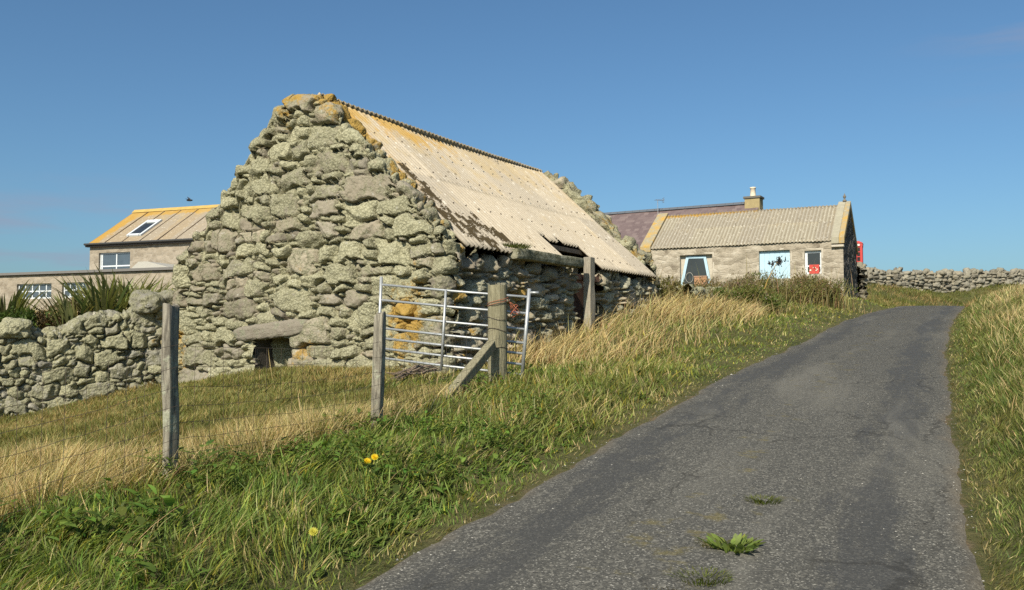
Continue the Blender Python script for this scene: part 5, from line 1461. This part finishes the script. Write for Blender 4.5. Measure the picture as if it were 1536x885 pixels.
def build_plants():
    M['twig'] = m_flat('dead_twig', (.14, .105, .07), .9, .3, 20)
    rng = np.random.default_rng(77)
    g = lambda p: np.array([p[0], p[1], gz(p[0], p[1])])
    # flax swords beyond the field wall
    for i, (u, v, Y, hh, sp, n, lb) in enumerate(((156, 470, 19.5, 1.32, .40, 120, 'spiky flax clump beyond the field wall, tallest and nearest the brown roofed house'),
                                 (190, 470, 20.5, 1.45, .52, 130, 'broad spiky flax clump in the middle of the row beyond the field wall'),
                                 (232, 462, 21.0, 1.1, .40, 90, 'low spiky flax clump tucked against the barn end of the field wall'),
                                 (4, 475, 18.9, 1.15, .38, 80, 'spiky flax clump below the outbuilding window, apart from the others'),
                                 (112, 474, 19.2, .95, .34, 70, 'short flax clump below the gap between the two outbuilding windows'))):
        c = pt(u, v, Y)
        clump('flax_plant', lb, 'flax plant', c - np.array([0, 0, .25]), n, hh, .055, sp, .42, (.085, .10, .04), (.22, .225, .10), 200 + i, 'flax plants beyond the field wall', 'sword', 6, .55)
    for i, (u, v, Y, sz, cols, lb) in enumerate(((75, 478, 20.2, (1.2, .6, 1.0), [(.14, .09, .05), (.10, .075, .04), (.17, .12, .07)], 'brown twiggy bush beyond the field wall between the flax clumps'),
                                    (30, 478, 18.6, (1.0, .5, .6), [(.06, .10, .02), (.09, .13, .03)], 'bright green bramble bush just beyond the field wall'),
                                    (120, 476, 19.4, (.9, .5, .7), [(.15, .10, .06), (.09, .08, .035)], 'dull brown undergrowth bush at the feet of the tall flax'),)):
        c = pt(u, v, Y); bush('shrub', lb, 'shrub', c - np.array([0, 0, sz[2] * .55]), sz, 5200, .05, cols, 300 + i, 'shrubs beyond the field wall', lobes=8)
    # weeds heaped in front of the pale house
    hz = [(985, 452, 23.8, (.75, .5, .75), [(.15, .16, .05), (.2, .17, .08)], 'green hogweed bush at the barn end of the weedy heap', None),
          (1032, 462, 25.6, (1.1, .7, .62), [(.19, .15, .08), (.24, .18, .11), (.14, .155, .05)], 'brown and mauve thistle bush beside the barn end of the weedy heap', (260, (.34, .25, .22), .05)),
          (1090, 458, 27.6, (1.2, .7, .70), [(.16, .16, .055), (.26, .20, .12), (.20, .15, .09)], 'mauve headed thistle bush below the tapering blue window', (300, (.33, .24, .22), .05)),
          (1150, 452, 29.3, (1.2, .8, .85), [(.14, .165, .05), (.21, .16, .09), (.19, .185, .065)], 'dense bramble bush in front of the blue shutter', (160, (.30, .20, .18), .05)),
          (1200, 450, 30.8, (1.1, .8, .95), [(.15, .18, .05), (.22, .19, .08), (.22, .15, .085)], 'rounded reddish bramble bush in front of the small window', (80, (.28, .18, .14), .05)),
          (1225, 458, 30.6, (.8, .7, .75), [(.12, .14, .04), (.18, .14, .07), (.20, .13, .08)], 'dark bramble bush that ends the weedy heap beside the road', (60, (.28, .18, .16), .05)),
          (1110, 470, 25.8, (.9, .6, .5), [(.14, .19, .05), (.19, .19, .065)], 'low green weed bush at the road side foot of the heap', (120, (.34, .27, .25), .045))]
    for i, (u, v, Y, sz, cols, lb, fl) in enumerate(hz):
        c = pt(u, v, Y); c[2] = gz(c[0], c[1]); sz = (sz[0] * 1.2, sz[1] * 1.1, sz[2] * 1.3); bush('weed_bush', lb, 'bush', c, sz, 8000, .045, cols, 400 + i, 'weed bushes in front of the pale house', flowers=fl, lobes=16)
    # dead umbel stalk
    b = pt(1140, 458, 28.6); b[2] = gz(b[0], b[1]); t = pt(1166, 393, 28.4)
    H = thing('dead_hogweed', b, 'tall dead hogweed stalk with dark seed heads against the blue shutter', 'plant')
    m = MB(); mid = b * .45 + t * .55 + np.array([-.06, 0, 0]); m.tube([b, mid, t], [.02, .016, .010], 6)
    m.build('stalk', m_flat('ochre_stalk', (.34, .22, .06), .8), H)
    r2 = np.random.default_rng(8); m = MB()
    for k in range(16):
        e = t + np.array([r2.normal(0, .12), r2.normal(0, .10), r2.normal(-.01, .07)]); m.tube([t - np.array([0, 0, .05]), (t + e) / 2 + np.array([0, 0, .05]), e], [.007, .005, .004], 4, cap=False)
        for q in range(8):
            f_ = e + r2.normal(0, .045, 3); m.tube([e, f_, f_ + np.array([0, 0, .03])], [.004, .013, .003], 4, cap=False)
    m.build('seed_head', m_flat('black_seed', (.03, .026, .022), .9), H)
    # green hogweed head by the far roof end
    # road weeds
    def onroad(u, v):
        Y = 5.0
        for _ in range(30): 
            p = pt(u, v, Y); dz = p[2] - (float(road_z(Y)) + .015); Y += dz * 4
        p = pt(u, v, Y); p[2] = float(road_z(Y)) + .012; return p
    c = onroad(1100, 822)
    T = clump('dock_weed', 'leafy green dock growing through the middle of the tarmac', 'weed', c, 80, .085, .032, .13, .5, (.12, .17, .04), (.21, .27, .08), 501, None, 'leaf', 5, 1.25, flat=True)
    clump('grass_tuft', 'flat mossy tuft beside the dock in the tarmac', 'grass tuft', onroad(1072, 818), 150, .045, .005, .10, .9, (.10, .10, .03), (.17, .16, .05), 502, 'tufts growing in the tarmac', flat=True)
    clump('grass_tuft', 'small green tuft alone up the road from the dock', 'grass tuft', onroad(1145, 752), 220, .05, .006, .11, .8, (.09, .11, .03), (.15, .17, .045), 503, 'tufts growing in the tarmac', flat=True)
    clump('grass_tuft', 'widest green tuft in the tarmac, between the dock and the near end of the road', 'grass tuft', onroad(1055, 868), 300, .05, .005, .14, .8, (.09, .11, .025), (.15, .17, .04), 504, 'tufts growing in the tarmac', flat=True)
    clump('grass_tuft', 'thin scrap of brown moss in the tarmac at the near end of the road', 'grass tuft', onroad(1000, 880), 160, .02, .005, .12, .9, (.12, .09, .03), (.22, .17, .06), 505, 'tufts growing in the tarmac', flat=True)
    # loose chippings
    r5 = np.random.default_rng(31); nn = 900
    yy = 3.2 * (22 / 3.2) ** r5.random(nn); e_ = r5.random(nn); tt = np.where(e_ < .35, r5.beta(1, 14, nn), np.where(e_ < .7, 1 - r5.beta(1, 14, nn), r5.random(nn)))
    xx = road_l(yy) * (1 - tt) + road_r(yy) * tt; zz = road_z(yy) + .03 * (1 - (2 * tt - 1) ** 2) - .010
    oc = np.array([[1, 0, 0], [-1, 0, 0], [0, 1, 0], [0, -1, 0], [0, 0, 1], [0, 0, -1.]]); of = np.array([[0, 2, 4], [2, 1, 4], [1, 3, 4], [3, 0, 4], [2, 0, 5], [1, 2, 5], [3, 1, 5], [0, 3, 5]])
    sz_ = r5.lognormal(-5.15, .35, nn); V = np.stack([xx, yy, zz], 1)[:, None, :] + oc[None] * sz_[:, None, None] * r5.uniform(.5, 1.3, (nn, 6, 1)) * np.array([1, 1, .6])
    cc = np.repeat(r5.uniform(.10, .42, (nn, 1)) * np.array([[1, .95, .84]]), 6, 0)
    gm_ = NT('chipping'); gm_.bsdf(gm_.attr('col'), .9)
    o = mesh_np('gravel', V.reshape(-1, 3), (np.arange(nn)[:, None, None] * 6 + of[None]).reshape(-1, 3), gm_.m, smooth=False, attrs={'col': cc}); tag(o, 'loose stone chippings scattered over the old tarmac', 'gravel', kind='stuff')
    # turf on the eaves of the barn
    P = pt(768, 372, 16.4)
    clump('grass_tuft', 'mossy green turf growing on the barn eaves above the beam', 'turf', P, 700, .10, .011, .34, .7, (.09, .11, .025), (.17, .19, .05), 506, None, 'grass', 4, .5)
    # yellow flowers
    for i, (u, v, Y, lb) in enumerate(((551, 692, 6.25, 'yellow dandelion flower in the verge, lower of the close pair'), (562, 686, 6.3, 'yellow dandelion flower in the verge, upper of the close pair'), (470, 798, 4.9, 'lone pale yellow flower low in the lush verge'))):
        p = pt(u, v, Y); b = np.array([p[0], p[1] + .03, gz(p[0], p[1])])
        T = thing('yellow_flower', b, lb, 'flower', 'yellow flowers in the verge')
        MB().tube([b, (b + p) / 2 + np.array([.01, 0, 0]), p], .003, 5).build('stem', m_flat('green_stem', (.09, .14, .03), .7), T)
        L = Leaves(); r3 = np.random.default_rng(600 + i)
        for ring, (n, el, ln) in enumerate(((15, .25, .029), (13, .7, .024), (9, 1.4, .016))):
            a = np.arange(n) / n * 2 * np.pi + ring; d = np.stack([np.cos(a), np.sin(a) , 0 * a], 1)
            tilt = np.array([.1, -.75, .65]); tilt /= np.linalg.norm(tilt); xx = np.cross(tilt, [1, 0, 0]); xx /= np.linalg.norm(xx); yy = np.cross(tilt, xx)
            dd = d[:, :1] * xx + d[:, 1:2] * yy; up = dd + tilt * el; up /= np.linalg.norm(up, axis=1)[:, None]
            sd = np.cross(up, tilt); sd /= np.linalg.norm(sd, axis=1)[:, None]
            cc = np.tile((.75, .56, .02) if i < 2 else (.55, .52, .10), (n, 1)) * r3.uniform(.85, 1.1, (n, 1))
            L.blades(np.tile(p, (n, 1)), up, sd, np.full(n, ln), np.full(n, .014), np.zeros((n, 3)), cc, cc, 2, 'sword')
        L.build('petals', M['leaf'], T)
    # tufts of long grass: dry tussocks on the verge right of the gate
    # dead sticks at the foot of the gate
    S = thing('dead_sticks', pt(610, 560, 13.2), 'heap of dead grey sticks at the foot of the field gate', 'sticks')
    m = MB(); r4 = np.random.default_rng(9)
    for k in range(22):
        a = pt(r4.uniform(578, 610), r4.uniform(556, 572), 12.7 + r4.uniform(0, .8)); b = pt(r4.uniform(630, 672), r4.uniform(543, 556), 13.2 + r4.uniform(0, .8))
        m.tube([a, (a + b) / 2 + r4.normal(0, .04, 3), b], [.007, .011, .005], 5, cap=False)
    m.build('branches', m_flat('dead_grey_wood', (.20, .15, .11), .9, .3, 20), S)
    # bird
    p = pt(285, 300.5, 40)
    Bd = MB(); 
    B_ = thing('bird', p, 'small dark bird flying above the brown roofed house', 'bird')
    bm = MB(); ax = np.array([.85, .3, .1])
    bm.tube([p - ax * .16, p - ax * .10, p - ax * .02, p + ax * .06, p + ax * .10, p + ax * .135], [.022, .03, .045, .04, .03, .004], 8)
    for sgn, tip in ((1, np.array([-.10, .10, .16])), (-1, np.array([-.08, -.12, .05]))):
        r0, r1 = p + ax * .05, p - ax * .06; mid0 = p + ax * .05 + tip * .55; mid1 = p - ax * .05 + tip * .5; tp = p + tip * 1.2 - ax * .06
        bm.add([r0, r1, mid1, mid0, tp] + [q - np.array([0, 0, .012]) for q in (r0, r1, mid1, mid0, tp)], [(0, 1, 2, 3), (3, 2, 4), (8, 7, 6, 5), (9, 7, 8), (0, 3, 8, 5), (3, 4, 9, 8), (4, 2, 7, 9), (2, 1, 6, 7)])
    bm.build('body', m_flat('black_feathers', (.025, .025, .03), .7), B_, smooth=False)
# ------------------------------------------------------------------ camera, light, sky
def build_light():
    sc = SC
    cam = bpy.data.cameras.new('camera'); cam.sensor_width = 36; cam.lens = F / 1536 * 36; cam.clip_end = 8000; cam.clip_start = .05
    o = link(bpy.data.objects.new('camera', cam)); o.location = (0, 0, CZ); o.rotation_euler = (math.pi / 2 + PITCH, 0, 0); sc.camera = o
    el = R(SUN_EL); az = R(SUN_AZ)
    s = Vector((math.sin(az) * math.cos(el), math.cos(az) * math.cos(el), math.sin(el)))
    l = bpy.data.lights.new('sun', 'SUN'); l.energy = SUN_E; l.angle = R(.53); l.color = (1, .925, .775)
    so = link(bpy.data.objects.new('sun', l)); so.rotation_euler = (-s).to_track_quat('-Z', 'Y').to_euler(); so.location = (0, 0, 30)
    w = bpy.data.worlds.new('World'); sc.world = w; w.use_nodes = True
    t = w.node_tree; bg = t.nodes['Background']
    sk = t.nodes.new('ShaderNodeTexSky'); sk.sky_type = 'NISHITA'; sk.sun_disc = False; sk.sun_elevation = el; sk.sun_rotation = az
    sk.air_density = 1.0; sk.dust_density = 1.5; sk.ozone_density = 6.0
    bg.inputs[1].default_value = SKY_E
    # thin streaks of distant cloud low in the sky
    tc = t.nodes.new('ShaderNodeTexCoord'); mp = t.nodes.new('ShaderNodeVectorMath'); mp.operation = 'MULTIPLY'; mp.inputs[1].default_value = (2.2, 2.2, 17)
    t.links.new(tc.outputs['Generated'], mp.inputs[0])
    nz = t.nodes.new('ShaderNodeTexNoise'); nz.inputs['Scale'].default_value = 1.6; nz.inputs['Detail'].default_value = 6; nz.inputs['Roughness'].default_value = .55
    t.links.new(mp.outputs[0], nz.inputs['Vector'])
    mr = t.nodes.new('ShaderNodeMapRange'); mr.interpolation_type = 'SMOOTHSTEP'; mr.inputs[1].default_value = .42; mr.inputs[2].default_value = .66; mr.inputs[4].default_value = .9
    t.links.new(nz.outputs[0], mr.inputs[0])
    sx = t.nodes.new('ShaderNodeSeparateXYZ'); t.links.new(tc.outputs['Generated'], sx.inputs[0])
    lo = t.nodes.new('ShaderNodeMapRange'); lo.interpolation_type = 'SMOOTHSTEP'; lo.inputs[1].default_value = .19; lo.inputs[2].default_value = .07
    t.links.new(sx.outputs[2], lo.inputs[0])
    le = t.nodes.new('ShaderNodeMapRange'); le.interpolation_type = 'SMOOTHSTEP'; le.inputs[1].default_value = -.25; le.inputs[2].default_value = -.45
    t.links.new(sx.outputs[0], le.inputs[0])
    mu = t.nodes.new('ShaderNodeMath'); mu.operation = 'MULTIPLY'; t.links.new(mr.outputs[0], mu.inputs[0]); t.links.new(lo.outputs[0], mu.inputs[1])
    mu2 = t.nodes.new('ShaderNodeMath'); mu2.operation = 'MULTIPLY'; t.links.new(mu.outputs[0], mu2.inputs[0]); t.links.new(le.outputs[0], mu2.inputs[1])
    def mrange(sock, a, b, top=1.0):
        q = t.nodes.new('ShaderNodeMapRange'); q.interpolation_type = 'SMOOTHSTEP'; q.inputs[1].default_value = a; q.inputs[2].default_value = b; q.inputs[4].default_value = top
        t.links.new(sock, q.inputs[0]); return q.outputs[0]
    def mth(op, a, b):
        q = t.nodes.new('ShaderNodeMath'); q.operation = op; t.links.new(a, q.inputs[0]); t.links.new(b, q.inputs[1]); return q.outputs[0]
    hi = mth('MULTIPLY', mth('MULTIPLY', mrange(sx.outputs[0], .36, .48, .45), mrange(sx.outputs[2], .20, .30)), mr.outputs[0])
    tot = mth('ADD', mu2.outputs[0], hi)
    mx = t.nodes.new('ShaderNodeMix'); mx.data_type = 'RGBA'; t.links.new(tot, mx.inputs[0]); wb = t.nodes.new('ShaderNodeMix'); wb.data_type = 'RGBA'; wb.blend_type = 'MULTIPLY'; wb.inputs[0].default_value = 1; t.links.new(sk.outputs[0], wb.inputs[6]); wb.inputs[7].default_value = (.85, 1.02, 1.01, 1); t.links.new(wb.outputs[2], mx.inputs[6]); mx.inputs[7].default_value = (2.9, 3.1, 4.1, 1)
    t.links.new(mx.outputs[2], bg.inputs[0])
    v = sc.view_settings; v.view_transform = 'Standard'; v.look = 'None'; v.gamma = 1; v.use_curve_mapping = False; v.exposure = EXPO
    sc.cycles.max_bounces = 6; sc.cycles.diffuse_bounces = 3; sc.cycles.glossy_bounces = 2; sc.cycles.transmission_bounces = 4; sc.cycles.transparent_max_bounces = 4
    sc.cycles.use_denoising = False

SUN_EL = 38; SUN_AZ = 203.0; SUN_E = 5.0; SKY_E = .087; EXPO = 0.35
build_light()
build_setting()
build_barn()
build_walls()
build_fence()
build_houses()
build_grass()
build_plants()
